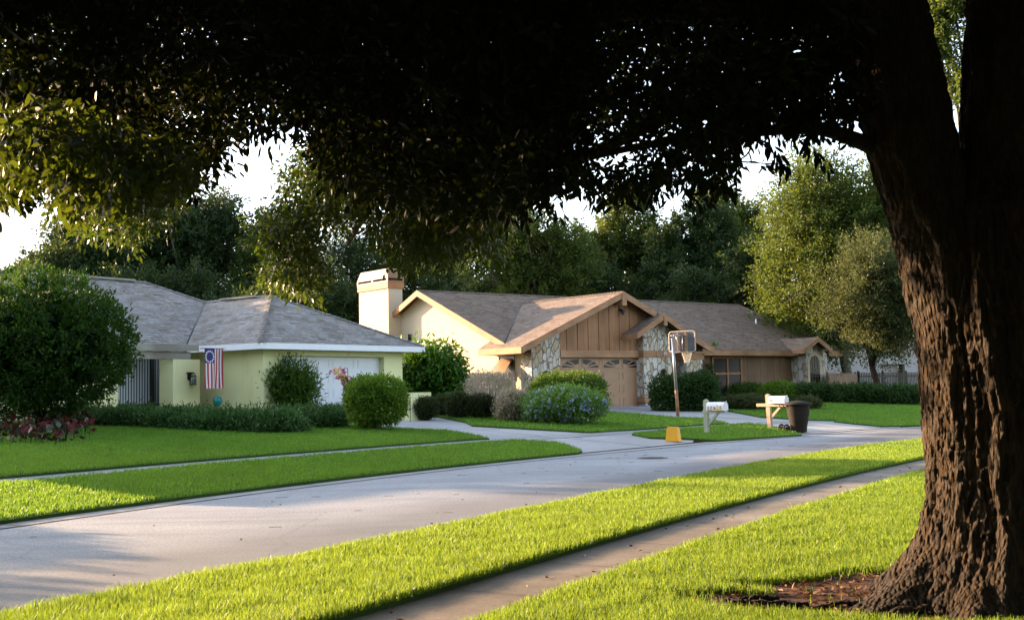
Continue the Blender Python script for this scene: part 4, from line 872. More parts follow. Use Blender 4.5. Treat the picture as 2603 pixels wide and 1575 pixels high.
# bed of red and white leaves at far left
b = []
cb = thing('caladium_bed', 'bed of dark red and pale caladium leaves at the left edge', 'flower bed', onground(60, 1128), 0)
for k in range(420):
    x = rng.uniform(-60, 232); y = rng.uniform(1096, 1136)-max(0, x-150)*0.12; p = onground(x, y); p = p+np.array([0, 0, rng.uniform(0.08, 0.50)]); b.append(p)
b = np.array(b); v = leaf_quads(b, unit(rand_dir(len(b))*0.7+[0.2, -0.5, -0.2]), rng.uniform(0.13, 0.24, len(b)), rng.uniform(0.09, 0.16, len(b)))
wpart('foliage', leaf_mesh('foliage', v, rng.random(len(b)), M['caladium']), cb)
mb = MB()
for p in b[::3]: mb.tube([p*[1, 1, 0]+[0, 0, g1(p[0], p[1])], p], 0.006, 4)
wpart('leaf_stalks', mb.mesh('leaf_stalks', M['darkhedge']), cb)['kind'] = 'stuff'

# ------------------------------------------------------------------ gray-roofed house
F1 = 0.84; h1 = R(37.0); a1 = np.array([math.sin(h1), math.cos(h1), 0]); b1 = np.array([-math.cos(h1), math.sin(h1), 0])
C0 = onz(664.7, 886, 3.15)
H1 = thing('gray_roofed_house', 'pale yellow stucco house with gray hip roof and white garage door', 'house', (C0[0], C0[1], F1), math.pi/2-h1)
def loc1(x, y, b): p = onpl(x, y, C0+b1*b, b1); return (p-C0) @ a1, p[2]
WG = 8.214; SL = 0.495; LW = 4.0; DH = 5.75; LEFT = -18.0; ze = 3.37
def roof_z(d): return ze+SL*d
hw = WG/2
rf = MB()
rf.poly([(0, 0, ze), (WG, 0, ze), (hw, hw, roof_z(hw))], (1, 0, 0))
rf.poly([(0, LW, ze), (0, 0, ze), (hw, hw, roof_z(hw)), (hw, LW+hw, roof_z(hw))], (0, 1, 0))
rf.poly([(WG, 0, ze), (WG, LW+2*DH, ze), (WG-DH, LW+DH, roof_z(DH)), (hw, LW+hw, roof_z(hw)), (hw, hw, roof_z(hw))], (0, 1, 0))
rf.poly([(LEFT, LW, ze), (0, LW, ze), (hw, LW+hw, roof_z(hw)), (WG-DH, LW+DH, roof_z(DH)), (LEFT, LW+DH, roof_z(DH))], (1, 0, 0))
rf.poly([(WG, LW+2*DH, ze), (LEFT, LW+2*DH, ze), (LEFT, LW+DH, roof_z(DH)), (WG-DH, LW+DH, roof_z(DH))], (1, 0, 0))
def cap(mb, p, q, wd, drop, up=0.025):
    p = np.array(p, float); q = np.array(q, float); d = q-p; d[2] = 0; L = np.linalg.norm(d); d /= L; s = np.array([-d[1], d[0], 0])*wd
    k = int(L/0.2)
    for i in range(k):
        A = p+(q-p)*i/k; B = p+(q-p)*(i+1)/k; e0 = np.array([0, 0, up+0.018]); e1 = np.array([0, 0, up]); dr = np.array([0, 0, drop*wd])
        mb.poly([A+e0, B+e1, B+e1+s-dr, A+e0+s-dr]); mb.poly([B+e1, A+e0, A+e0-s-dr, B+e1-s-dr])
cap(rf, (0, 0, ze), (hw, hw, roof_z(hw)), 0.17, 0.35); cap(rf, (WG, 0, ze), (hw, hw, roof_z(hw)), 0.15, 0.35)
cap(rf, (hw, LW+hw, roof_z(hw)), (hw, hw, roof_z(hw)), 0.15, 0.45); cap(rf, (hw, LW+hw, roof_z(hw)), (WG-DH, LW+DH, roof_z(DH)), 0.15, 0.35)
cap(rf, (WG-DH, LW+DH, roof_z(DH)), (LEFT, LW+DH, roof_z(DH)), 0.15, 0.45)
roof1 = part('roof', rf, M['roof1'], H1)
mb = MB(); mb.box(LEFT, WG-DH-0.6, LW+DH-0.16, LW+DH+0.16, roof_z(DH)+0.0, roof_z(DH)+0.075); part('ridge_vent', mb, M['weathered'], roof1)
mb = MB(); mb.box(hw-0.16, hw+0.16, hw+0.9, hw+2.9, roof_z(hw)-0.01, roof_z(hw)+0.065); part('ridge_vent', mb, M['weathered'], roof1)
mb = MB(); e0 = np.array([0, LW, ze+0.012]); e1 = np.array([hw, LW+hw, roof_z(hw)+0.012]); mb.tube([e0, e1], 0.022, 6); part('valley_flashing', mb, M['darkframe'], roof1)
f = MB(); f.box(-0.02, WG+0.02, -0.02, 0.02, 3.15, 3.36); f.box(-0.02, 0.02, 0.02, LW-0.02, 3.15, 3.36); f.box(WG-0.02, WG+0.02, 0.02, LW+2*DH, 3.15, 3.36); f.box(LEFT, 0.02, LW-0.02, LW+0.02, 3.15, 3.36)
part('fascia', f, M['whitepaint'], H1)
f = MB(); f.poly([(0, 0, 3.17), (WG, 0, 3.17), (WG, LW+2*DH, 3.17), (LEFT, LW+2*DH, 3.17), (LEFT, LW, 3.17), (0, LW, 3.17)][::-1]); part('soffit', f, M['whitepaint'], H1)
wl = MB(); z0 = 0.3
wl.box(0.6, 1.46, 0.6, 0.9, z0, 3.165); wl.box(6.57, 7.6, 0.6, 0.9, z0, 3.165); wl.box(1.46, 6.57, 0.6, 0.9, 2.97, 3.165)
wl.box(0.6, 0.8, 0.9, LW+0.6, z0, 3.165); wl.box(7.4, 7.6, 0.9, LW+2*DH-0.6, z0, 3.165); wl.box(LEFT+0.5, 0.6, LW+0.6, LW+0.8, z0, 3.165); wl.box(LEFT+0.5, 7.4, LW+2*DH-0.8, LW+2*DH-0.6, z0, 3.165)
part('wall', wl, M['yellow'], H1)
def garage_door(x0, x1, y, z0, z1, mat, parent, cols=4, rows=4, windows=False):
    d = MB(); d.box(x0, x1, y, y+0.06, z0, z1); cw = (x1-x0)/cols; rh = (z1-z0)/rows
    for r_ in range(rows):
        d.box(x0, x1, y-0.012, y+0.01, z0+r_*rh+0.012, z0+(r_+1)*rh-0.006)
        for c_ in range(cols):
            if windows and r_ == rows-1: continue
            ax0, ax1 = x0+c_*cw+0.10, x0+(c_+1)*cw-0.10; az0, az1 = z0+r_*rh+0.09, z0+(r_+1)*rh-0.09
            for (p, q, s_, t_) in ((ax0, ax1, az0, az0+0.03), (ax0, ax1, az1-0.03, az1), (ax0, ax0+0.03, az0+0.03, az1-0.03), (ax1-0.03, ax1, az0+0.03, az1-0.03)): d.box(p, q, y-0.026, y-0.011, s_, t_)
            d.box(ax0+0.06, ax1-0.06, y-0.022, y-0.011, az0+0.06, az1-0.06)
    return part('garage_door', d, M[mat], parent)
garage_door(1.46, 6.57, 0.86, F1, 2.97, 'doorwhite', H1)
# porch: sliding door, pillars, weathered pergola, lantern
bw = LW+0.6
xa, _ = loc1(300, 960, bw); xb, _ = loc1(403, 960, bw); xm, _ = loc1(383, 960, bw)
sd_ = MB(); sd_.box(xa-0.9, xb+0.5, bw-0.03, bw-0.01, F1, 3.0); sdo = part('sliding_door', sd_, M['darkframe'], H1)
mb = MB()
k = 26
for i in range(k):
    x0 = xa-0.8+(xb+0.4-xa+0.8)*i/k; mb.prism([(x0, bw-0.05, F1+0.55), (x0+0.075, bw-0.035, F1+0.55), (x0+0.075, bw-0.04, F1+0.55), (x0, bw-0.055, F1+0.55)], (0, 0, 1.55))
part('blinds', mb, M['blind'], sdo)
mb = MB(); mb.box(xm-0.06, xm+0.09, bw-0.10, bw-0.06, F1, 3.0); mb.box(xa-0.9, xb+0.5, bw-0.10, bw-0.06, F1+0.46, F1+0.54); part('frame', mb, M['darkframe'], sdo)
bp = 3.0
x0, _ = loc1(440, 960, bp); x1, _ = loc1(508, 960, bp); pt = loc1(475, 913, bp)[1]
pl = MB(); pl.box(x0, x1, bp, bp+0.75, z0, pt); part('porch_pillar', pl, M['yellow'], H1)
x2, _ = loc1(153, 990, bp); x3, _ = loc1(246, 990, bp); pl = MB(); pl.box(x2, x3, bp, bp+0.75, z0, pt); part('porch_pillar', pl, M['yellow'], H1)
x4, _ = loc1(275, 990, bp+1.0); x5, _ = loc1(300, 990, bp+1.0); pl = MB(); pl.box(x4-0.35, x5, bp+1.0, bp+1.5, z0, pt); part('porch_pillar', pl, M['yellow'], H1)
pg = MB(); xe, _ = loc1(505, 885, bp-0.1)
pg.box(x2-2.5, xe, bp-0.12, bp-0.06, pt+0.28, pt+0.52); pg.box(x2-2.5, xe-0.25, bp+0.02, bp+0.16, pt+0.002, pt+0.26)
for i in range(9): 
    xx = xe-0.5-i*0.75; pg.box(xx-0.04, xx+0.04, bp-0.06, bw, pt+0.26, pt+0.45)
part('pergola', pg, M['weathered'], H1)
lx = (x0+x1)/2+0.1; ln = MB(); ln.box(lx-0.07, lx+0.07, bp-0.03, bp-0.005, 2.18, 2.42); ln.box(lx-0.13, lx+0.05, bp-0.2, bp-0.03, 2.40, 2.44); lamp = part('wall_lantern', ln, M['black'], H1)
mb = MB(); c = np.array([lx+0.06, bp-0.14, 0])
for k in range(8):
    t = 2*math.pi*k/8; q = c+[0.11*math.cos(t), 0.11*math.sin(t), 0]; mb.tube([q+[0, 0, 2.0], q+[0, 0, 2.3], c+[0.04*math.cos(t), 0.04*math.sin(t), 2.42]], 0.008, 4)
for z in (2.0, 2.15, 2.3): mb.lathe([(0.102, z), (0.118, z), (0.118, z+0.016), (0.102, z+0.016)], c, 12)
part('cage', mb, M['black'], lamp)
mb = MB(); mb.lathe([(0.0, 2.02), (0.07, 2.03), (0.085, 2.15), (0.06, 2.3), (0.0, 2.32)], c, 12); part('lamp_glass', mb, M['lampglass'], lamp, True)

# flag with a ring of stars, hanging straight down below the eave
bf = 1.9; fx0, fz = loc1(520, 886, bf); fx1, _ = loc1(567, 886, bf); zb = loc1(545, 987, bf)[1]
FL = thing('hanging_flag', 'striped flag with a ring of white stars hanging below the white eave', 'flag', C0+a1*((fx0+fx1)/2)+b1*bf+[0, 0, zb-C0[2]], math.pi/2-h1)
wdt = fx1-fx0; hgt = fz-zb; mb = MB(); ny = 14
def wave(u, v): return 0.035*math.sin(u*9+v*2.0)*(0.25+v)+0.02*math.sin(u*17-v*3)*v
def fp(u, v, o=0): return ((u-0.5)*wdt*(1-0.03*v), wave(u, v)-o, hgt*(1-v))
can_u, can_v = 7/13, 0.385
for i in range(13):
    for j in range(ny):
        v0, v1 = j/ny, (j+1)/ny
        mb.poly([fp(i/13, v1), fp((i+1)/13, v1), fp((i+1)/13, v0), fp(i/13, v0)], mi=0 if i % 2 == 0 else 1)
mb.mi = [(m_ if not (k_ // ny < 7 and (k_ % ny+0.5)/ny < can_v) else 2) for k_, m_ in enumerate(mb.mi)]
for k in range(13):
    t = 2*math.pi*k/13; cu, cv = can_u/2+0.20*math.cos(t)*can_u/0.54, can_v/2+0.135*math.sin(t)
    pts = []
    for q in range(10):
        rr_ = 0.048 if q % 2 == 0 else 0.022; an = math.pi/2+q*math.pi/5; p = fp(cu, cv, 0.008); pts.append((p[0]+rr_*math.cos(an), p[1], p[2]+rr_*math.sin(an)))
    mb.poly(pts, mi=3)
part('cloth', mb, [M['red'], M['white'], M['navy'], M['white']], FL, absz=False)
mb = MB(); mb.tube([(-wdt*0.75, 0, hgt+0.01), (wdt*0.62, 0, hgt+0.02)], 0.014, 8); mb.lathe([(0, -0.03), (0.03, 0), (0, 0.03)], (wdt*0.63, 0, hgt+0.02), 10); part('pole', mb, M['darkframe'], FL, True, absz=False)

# ------------------------------------------------------------------ brown-roofed house
F2 = 0.72; h2 = R(51.7); a2 = np.array([math.sin(h2), math.cos(h2), 0]); b2 = np.array([-math.cos(h2), math.sin(h2), 0])
G0 = onz(1625.5, 1035, F2)
H2 = thing('brown_roofed_house', 'cream and cedar house with brown shingle roof, stone piers and tan garage door', 'house', G0, math.pi/2-h2)
def loc2(x, y, b): p = onpl(x, y, G0+b2*b, b2); return (p-G0) @ a2, p[2]
ZE, S2 = 3.41, 0.418; AE = -7.36; AR = -1.5; SG = (5.9-ZE)/(AR-AE); BR = 7.8; BE = 0.6
def zm(b): return ZE+S2*(b-BE) if b <= BR else ZE+S2*(2*BR-BE-b)
def zg(a): return 5.9-SG*abs(a-AR)
AL, ARR = -6.86, 16.1
bv = BE+(5.9-ZE)/S2; bl = BE+(zg(AL)-ZE)/S2; AG = AR+(AR-AE)
rf = MB()
rf.poly([(AE, -.7, ZE), (AR, -.7, 5.9), (AR, bv, 5.9), (AL, bl, zg(AL)), (-6.41, BE+(zg(-6.41)-ZE)/S2, zg(-6.41)), (-6.41, 2.7, zg(-6.41)), (AE, 2.33, ZE)][::-1], (0, 1, 0))
rf.poly([(AG, -.7, ZE), (AG, BE, ZE), (AR, bv, 5.9), (AR, -.7, 5.9)], (0, 1, 0))
rf.poly([(AL, bl, zm(bl)), (AR, bv, 5.9), (AG, BE, ZE), (ARR, BE, ZE), (ARR, BR, zm(BR)), (AL, BR, zm(BR))], (1, 0, 0))
rf.poly([(ARR, BR, zm(BR)), (ARR, 15.0, ZE), (AL, 15.0, ZE), (AL, BR, zm(BR))], (1, 0, 0))
cap(rf, (ARR, BR, zm(BR)), (AL, BR, zm(BR)), 0.14, 0.42); cap(rf, (AR, bv-0.1, 5.9), (AR, -.68, 5.9), 0.14, 0.42)
roof2 = part('roof', rf, M['roof2'], H2)
mb = MB(); mb.tube([(AL, bl, zm(bl)+0.01), (AR, bv, 5.91)], 0.02, 6); mb.tube([(AG, BE, ZE+0.01), (AR, bv, 5.91)], 0.02, 6); part('valley_flashing', mb, M['darkframe'], roof2)
vp = loc2(1640+967/3.422, 740+352/3.422, 4.6); mb = MB(); mb.lathe([(0.0, 0.32), (0.05, 0.3), (0.05, 0.0)], (vp[0], 4.6, zm(4.6)-0.05), 10); part('vent_pipe', mb, M['whitepaint'], roof2)
def barge(mb, p, q, y0, y1, depth=0.27, up=0.02):
    """sloping board hung under a roof edge running from p to q (a, z)"""
    (xa_, za_), (xb_, zb_) = p, q
    mb.prism([(xa_, y0, za_+up), (xa_, y0, za_-depth), (xb_, y0, zb_-depth), (xb_, y0, zb_+up)], (0, y1-y0, 0))
for pq in (((AE, ZE), (AR, 5.9)), ((AR, 5.9), (0.55, zg(0.55))), ((2.45, zg(2.45)), (AG, ZE))):
    bd = MB(); barge(bd, pq[0], pq[1], -.73, -.68); part('barge_board', bd, M['cedarx'], H2)
bd = MB(); bd.box(AR-0.13, AR+0.13, -.78, -.70, 5.28, 5.78); bd.box(AR-0.10, AR+0.10, -.70, -.22, 5.32, 5.60)
part('beam_end', bd, M['cedarx'], H2)
fe = MB(); fe.box(AE-.03, AE+.02, -.68, 2.33, 3.13, ZE-.005); fe.box(AE+.02, -6.41, 2.28, 2.33, 3.13, ZE-.01)
fe.poly([(AE, -.68, 3.15), (-6.41, -.68, 3.15), (-6.41, 2.3, 3.15), (AE, 2.3, 3.15)]); part('eave_fascia', fe, M['fascia2'], H2)
rk = MB()
def rake(mb, x0, x1, bs, depth=0.27):
    for i in range(len(bs)-1):
        p, q = bs[i], bs[i+1]; mb.prism([(x0, p, zm(p)+0.015), (x0, p, zm(p)-depth), (x0, q, zm(q)-depth), (x0, q, zm(q)+0.015)], (x1-x0, 0, 0))
rake(rk, AL-.03, AL+.02, [bl, BR, 15.0]); part('rake_board', rk, M['fascia2'], H2)
rk = MB(); rake(rk, ARR-.02, ARR+.03, [BE, BR, 15.0]); part('rake_board', rk, M['fascia2'], H2)
sf = MB(); sf.poly([(AL, bl, zm(bl)-.05), (AL, BR, zm(BR)-.05), (-6.41, BR, zm(BR)-.05), (-6.41, bl, zm(bl)-.05)]); sf.poly([(AL, BR, zm(BR)-.05), (AL, 15, ZE-.05), (-6.41, 15, ZE-.05), (-6.41, BR, zm(BR)-.05)])
sf.poly([(AE, -.68, ZE-.06), (AR, -.68, 5.84), (AR, -.2, 5.84), (AE, -.2, ZE-.06)]); sf.poly([(AR, -.68, 5.84), (AG, -.68, ZE-.06), (AG, -.2, ZE-.06), (AR, -.2, 5.84)])
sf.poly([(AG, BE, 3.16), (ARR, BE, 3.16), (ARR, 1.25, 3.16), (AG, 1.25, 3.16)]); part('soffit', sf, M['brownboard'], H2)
fe = MB(); fe.box(AG+.02, 12.2, BE-.03, BE+.02, 3.13, ZE-.005); fe.box(14.9, ARR-.03, BE-.03, BE+.02, 3.13, ZE-.005); part('eave_fascia', fe, M['cedarx'], H2)
# walls
wl = MB(); wl.prism([(-6.41, -.15, .3), (-6.41, 15, .3), (-6.41, 15, 3.2), (-6.41, BR, zm(BR)-.06), (-6.41, 0.95, zm(0.95)-.06), (-6.41, 0.9, 3.3), (-6.41, -.15, 3.3)], (0.2, 0, 0))
wl.box(-6.2, 15.5, 14.2, 14.4, .3, 3.3); wl.box(15.4, 15.6, 1.3, 14.2, .3, 3.3); part('wall', wl, M['cream'], H2)
wl = MB(); wl.prism([(15.605, 1.3, 3.3), (15.605, 14.2, 3.3), (15.605, BR, zm(BR)-.07)], (-0.1, 0, 0)); part('gable_wall', wl, M['brownboard'], H2)
# stone veneer
def stonebox(x0, x1, y0, y1, z0_, z1_, mb=None): m_ = mb or MB(); m_.box(x0, x1, y0, y1, z0_, z1_); return m_
st = MB(); st.prism([(-6.46, -.2, .3), (-4.86, -.2, .3), (-4.86, -.2, zg(-4.86)-.07), (-6.46, -.2, zg(-6.46)-.07)], (0, 0.2, 0)); st.box(-6.47, -6.405, -.2, 0.52, .3, 3.2); part('stone_wall', st, M['stone'], H2)
st = stonebox(-.15, 1.7, -.5, 1.2, 1.2, 4.25); st.box(-.05, 1.6, -.42, 1.1, .3, .95); st.prism([(-.15, -.5, 4.25), (1.7, -.5, 4.25), (0.7, -.5, 4.8)], (0, 0.3, 0)); part('stone_pier', st, M['stone'], H2)
bdm = MB(); bdm.box(-.19, 1.74, -.54, 1.2, .95, 1.2); part('pier_band', bdm, M['cedarx'], H2)
bdm = MB(); bdm.box(-.19, 1.74, -.54, 1.2, 2.99, 3.29); bdm.box(0.62, 0.82, -.56, -.541, 2.995, 3.285); part('pier_band', bdm, M['cedarx'], H2)
mb = MB(); mb.tube([(1.18, -.565, 3.24), (1.10, -.565, 3.10), (1.16, -.565, 3.04)], 0.018, 6); mb.tube([(1.10, -.565, 3.18), (1.25, -.565, 3.21), (1.30, -.565, 3.14), (1.2, -.565, 3.11)], 0.018, 6); part('ornament', mb, M['whitepaint'], H2)
px0 = loc2(1745, 950, -.2)[0]; px1 = loc2(1786, 950, -.2)[0]
st = stonebox(px0, px1, -.2, 0.5, .3, 2.9); part('stone_pier', st, M['stone'], H2)
bdm = MB(); bdm.box(px0-.15, px1+.1, -.24, .5, 2.9, 3.2); part('pier_band', bdm, M['cedarx'], H2)
for (cx_, y_, z_) in ((0.25+.75, -.5, 2.15), (px1-.2, -.2, 2.15), (-5.75, -.2, 2.1)):
    mb = MB(); mb.lathe([(0.0, .32), (.10, .28), (.12, .24), (.09, .22), (.07, 0.0), (0, -.02)], (cx_, y_-.13, z_), 10); mb.box(cx_-.05, cx_+.05, y_-.09, y_, z_+.1, z_+.24); part('wall_lantern', mb, M['black'], H2)
# gable siding: grooved boards over the garage
sd = MB(); xs = list(np.arange(-4.86, -.2, 0.66))+[-.15]
xs = [-4.86, -4.45]+list(np.arange(-4.45+0.63, -.3, 0.63))+[-.15]
for i in range(len(xs)-1):
    p, q = xs[i]+.018, xs[i+1]-.018
    if p < AR < q: sd.prism([(p, -.17, 3.29), (q, -.17, 3.29), (q, -.17, zg(q)-.07), (AR, -.17, 5.83), (p, -.17, zg(p)-.07)], (0, .05, 0))
    else: sd.prism([(p, -.17, 3.29), (q, -.17, 3.29), (q, -.17, zg(q)-.07), (p, -.17, zg(p)-.07)], (0, .05, 0))
sdo = part('gable_siding', sd, M['cedar'], H2)
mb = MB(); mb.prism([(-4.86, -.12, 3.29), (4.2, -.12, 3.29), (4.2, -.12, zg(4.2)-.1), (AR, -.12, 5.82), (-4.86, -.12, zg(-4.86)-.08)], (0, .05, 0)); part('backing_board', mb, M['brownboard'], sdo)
hb = MB(); hb.box(-4.86, -.19, -.26, 0.0, 2.99, 3.29); part('header_beam', hb, M['cedarx'], H2)
sp = MB(); spx = loc2(1577, 785, -.25); c_ = np.array([spx[0], -.28, spx[1]-.1])
sp.box(c_[0]-.05, c_[0]+.05, -.22, -.165, c_[2]+.02, c_[2]+.22); sp.tube([c_+[0, 0.08, .1], c_+[0, -.02, .05]], 0.03, 6); sp.tube([c_+[.02, .02, .06], c_+[.06, -.14, -.1]], [0.06, 0.10], 10); lo = part('floodlight', sp, M['black'], H2)
mb = MB(); mb.lathe([(0, 0.0), (.085, 0.0), (.085, .012), (0, .012)], c_+[.064, -.155, -.118], 12); part('lens', mb, M['lampglass'], lo)
# garage door with fan lights
gd = garage_door(-4.75, 0.10, 0.0, F2, F2+2.30, 'tandoor', H2, 4, 4, True)
jb = MB(); jb.box(-4.86, -4.75, -.1, .1, .5, 2.99); part('door_jamb', jb, M['cedar'], gd)
jb = MB(); jb.box(.10, .2, -.1, .1, .5, 2.99); part('door_jamb', jb, M['cedar'], gd)
zt0, zt1 = F2+2.30*0.75+.10, F2+2.30-.10; cw = 4.85/4
gw = MB(); gm = MB()
for c in range(4):
    x0_ = -4.75+c*cw+.12; x1_ = x0_+cw-.24; flip = c % 2 == 0; cx_ = x1_ if flip else x0_
    Wd, Ht = (x1_-x0_)*.97, (zt1-zt0)*.97; sg_ = -1 if flip else 1; ang = np.linspace(0, math.pi/2, 13)
    pts = [(cx_, -.016, zt0)]+[(cx_+sg_*Wd*math.cos(t), -.016, zt0+Ht*math.sin(t)) for t in ang]
    gw.poly(pts if sg_ > 0 else pts[::-1])
    for t in (R(22), R(50)):
        e = np.array([cx_+sg_*Wd*1.02*math.cos(t), -.03, zt0+Ht*1.02*math.sin(t)]); o_ = np.array([cx_, -.03, zt0]); d_ = unit(e-o_); n_ = np.array([-d_[2], 0, d_[0]])*.028
        gm.prism([o_-n_, o_+n_, e+n_, e-n_], (0, .016, 0))
    arc = [(cx_+sg_*.24*math.cos(t), -.035, zt0+.17*math.sin(t)) for t in ang]; gm.prism([(cx_, -.035, zt0)]+arc, (0, .02, 0))
    for (p, q, s_, t_) in ((x0_-.04, x1_+.04, zt0-.05, zt0-.002), (x0_-.05, x0_-.012, zt0, zt1), (x1_+.012, x1_+.05, zt0, zt1)): gm.box(p, q, -.03, -.012, s_, t_)
part('fan_lights', gw, M['glass'], gd); part('muntins', gm, M['tandoor'], gd)
# little gable over the pier
sl_ = 0.52; ax_, zx = 0.62, 4.95
rf = MB(); rf.poly([(-1.15, -1.15, zx-sl_*1.77), (ax_, -1.15, zx), (ax_, -.1, zx), (-1.15, -.1, zx-sl_*1.77)][::-1], (0, 1, 0)); rf.poly([(2.4, -1.15, zx-sl_*1.78), (2.4, .1, zx-sl_*1.78), (ax_, .1, zx), (ax_, -1.15, zx)], (0, 1, 0))
sg2 = part('porch_roof', rf, M['roof2'], H2)
mb = MB(); barge(mb, (-1.15, zx-sl_*1.77), (ax_, zx), -1.18, -1.13, .25); barge(mb, (ax_, zx), (2.4, zx-sl_*1.78), -1.18, -1.13, .25); mb.box(-1.18, -1.13, -1.13, -.2, zx-sl_*1.77-.25, zx-sl_*1.77-.005); mb.box(2.37, 2.42, -1.13, -.1, zx-sl_*1.78-.25, zx-sl_*1.78-.005)
mb.box(ax_-.10, ax_+.10, -1.22, -1.15, zx-.55, zx-.12); mb.box(ax_-.08, ax_+.08, -1.15, -.5, zx-.5, zx-.25); part('porch_barge_board', mb, M['cedarx'], H2)
# entry recess and front wall
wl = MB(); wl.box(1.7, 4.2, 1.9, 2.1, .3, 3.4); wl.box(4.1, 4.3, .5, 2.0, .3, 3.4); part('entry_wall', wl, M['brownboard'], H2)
dr = MB(); dr.box(2.0, 2.95, 1.84, 1.895, F2, F2+2.05); dro = part('front_door', dr, M['darkwood'], H2)
bw2 = 1.2; wx0 = loc2(1813, 950, bw2)[0]; wx1 = loc2(1882, 950, bw2)[0]
wl = MB(); n_ = int((12.5-wx1)/0.46)
for i in range(n_): 
    p = wx1+(12.5-wx1)*i/n_; wl.box(p+.008, wx1+(12.5-wx1)*(i+1)/n_-.008, bw2-.03, bw2, .3, 3.17)
wl.box(4.3, 15.5, bw2, bw2+.15, .3, 3.17); part('front_wall', wl, M['brownboard'], H2)
wz0, wz1 = 0.95, 3.0
wn = MB(); wn.box(wx0-.1, wx1+.05, bw2-.05, bw2-.035, wz0, wz1); wno = part('window', wn, M['glass'], H2)
fr_ = MB(); zm_ = loc2(1850, 740+715/3.422, bw2)[1]
for xx in (wx0-.1, (wx0+wx1)/2-.02, wx1): fr_.box(xx-.05, xx+.06, bw2-.09, bw2-.05, wz0, wz1)
fr_.box(wx0-.15, wx1+.06, bw2-.085, bw2-.05, zm_-.05, zm_+.05); fr_.box(wx0-.15, wx1+.06, bw2-.095, bw2-.05, wz1, wz1+.1); fr_.box(wx0-.15, wx1+.06, bw2-.1, bw2-.05, wz0-.08, wz0); part('frame', fr_, M['cedar'], wno)
# stone bay with arched window
BY = 0.2; bx0 = loc2(2050, 950, BY)[0]; bx1 = loc2(2104, 950, BY)[0]; bc = (bx0+bx1)/2
pk = loc2(2079, 855, BY-.45); ll = loc2(2045, 884, BY-.45); print('bay', bx0, bx1, pk, ll)
bz = pk[1]-.02; bs_ = (pk[1]-ll[1])/(pk[0]-ll[0]); bhw = pk[0]-ll[0]+.02; bc = pk[0]
st = MB(); st.prism([(bx0, BY, .3), (bx1, BY, .3), (bx1, BY, 3.2), (bc, BY, bz-.1), (bx0, BY, 3.2)], (0, bw2-BY-.005, 0)); part('stone_bay', st, M['stone'], H2)
rf = MB(); be = BE+(bz-ZE)/S2
rf.poly([(bc-bhw, BY-.45, bz-bs_*bhw), (bc, BY-.45, bz), (bc, be, bz), (bc-bhw, max(BE+(bz-bs_*bhw-ZE)/S2, BY), bz-bs_*bhw)][::-1], (0, 1, 0)); rf.poly([(bc+bhw, BY-.45, bz-bs_*bhw), (bc+bhw, max(BE+(bz-bs_*bhw-ZE)/S2, BY), bz-bs_*bhw), (bc, be, bz), (bc, BY-.45, bz)], (0, 1, 0)); part('bay_roof', rf, M['roof2'], H2)
mb = MB(); barge(mb, (bc-bhw, bz-bs_*bhw), (bc, bz), BY-.48, BY-.43, .25); barge(mb, (bc, bz), (bc+bhw, bz-bs_*bhw), BY-.48, BY-.43, .25); zz = bz-bs_*bhw; mb.box(bc-bhw-.02, bc-bhw+.03, BY-.43, BE, zz-.25, zz-.005); part('bay_barge_board', mb, M['cedarx'], H2)
wxa = loc2(2058, 950, BY)[0]; wxb = loc2(2083, 950, BY)[0]; wc = (wxa+wxb)/2; wr = (wxb-wxa)/2; ztop = loc2(2070, 903, BY)[1]; zc = ztop-wr; zbot = 1.0
def arch(r_, y_, z_bot, grow=0): return [(wc-r_, y_, z_bot), (wc+r_, y_, z_bot)]+[(wc+r_*math.cos(t), y_, zc+r_*math.sin(t)) for t in np.linspace(0, math.pi, 17)]
aw = MB(); aw.prism(arch(wr+.16, BY-.035, zbot-.1), (0, .03, 0)); awo = part('arched_window', aw, M['cream'], H2)
mb = MB(); mb.prism(arch(wr, BY-.045, zbot), (0, .009, 0)); part('pane', mb, M['glass'], awo)
mb = MB()
for k in range(1, 4): xx = wc-wr+2*wr*k/4; mb.box(xx-.012, xx+.012, BY-.06, BY-.046, zbot, zc+math.sqrt(max(0, wr**2-(xx-wc)**2)))
for k in range(1, 6): zz = zbot+(zc-zbot)*k/5; mb.box(wc-wr, wc+wr, BY-.062, BY-.047, zz-.012, zz+.012)
part('lattice', mb, M['brownboard'], awo)
# chimney on the gable wall
cb0, cb1, ca0, ca1 = 9.95, 12.7, -7.12, -6.3
ch = MB(); ch.box(ca0, ca1, cb0, cb1, .3, 6.8); cho = part('chimney', ch, M['cream'], H2)
mb = MB(); mb.box(ca0-.06, ca1+.06, cb0-.06, cb1+.06, 6.70, 7.0); part('chimney_band', mb, M['fascia2'], cho)
mb = MB(); x0_, x1_, y0_, y1_ = ca0-.07, ca1+.07, cb0-.07, cb1+.07; ins = .14
mb.box(x0_, x1_, y0_, y1_, 7.0, 7.09)
for (p, q) in ((y0_, y0_+.1), ((y0_+y1_)/2-.08, (y0_+y1_)/2+.08), (y1_-.1, y1_)):
    mb.box(x0_, x0_+.06, p, q, 7.09, 7.2); mb.box(x1_-.06, x1_, p, q, 7.09, 7.2)
B0 = [(x0_, y0_, 7.2), (x1_, y0_, 7.2), (x1_, y1_, 7.2), (x0_, y1_, 7.2)]; T0 = [(x0_+ins, y0_+ins, 7.68), (x1_-ins, y0_+ins, 7.68), (x1_-ins, y1_-ins, 7.68), (x0_+ins, y1_-ins, 7.68)]
mb.poly(B0[::-1]); mb.poly(T0)
for i in range(4): mb.poly([B0[i], B0[(i+1) % 4], T0[(i+1) % 4], T0[i]])
part('chimney_cap', mb, M['capmetal'], cho)
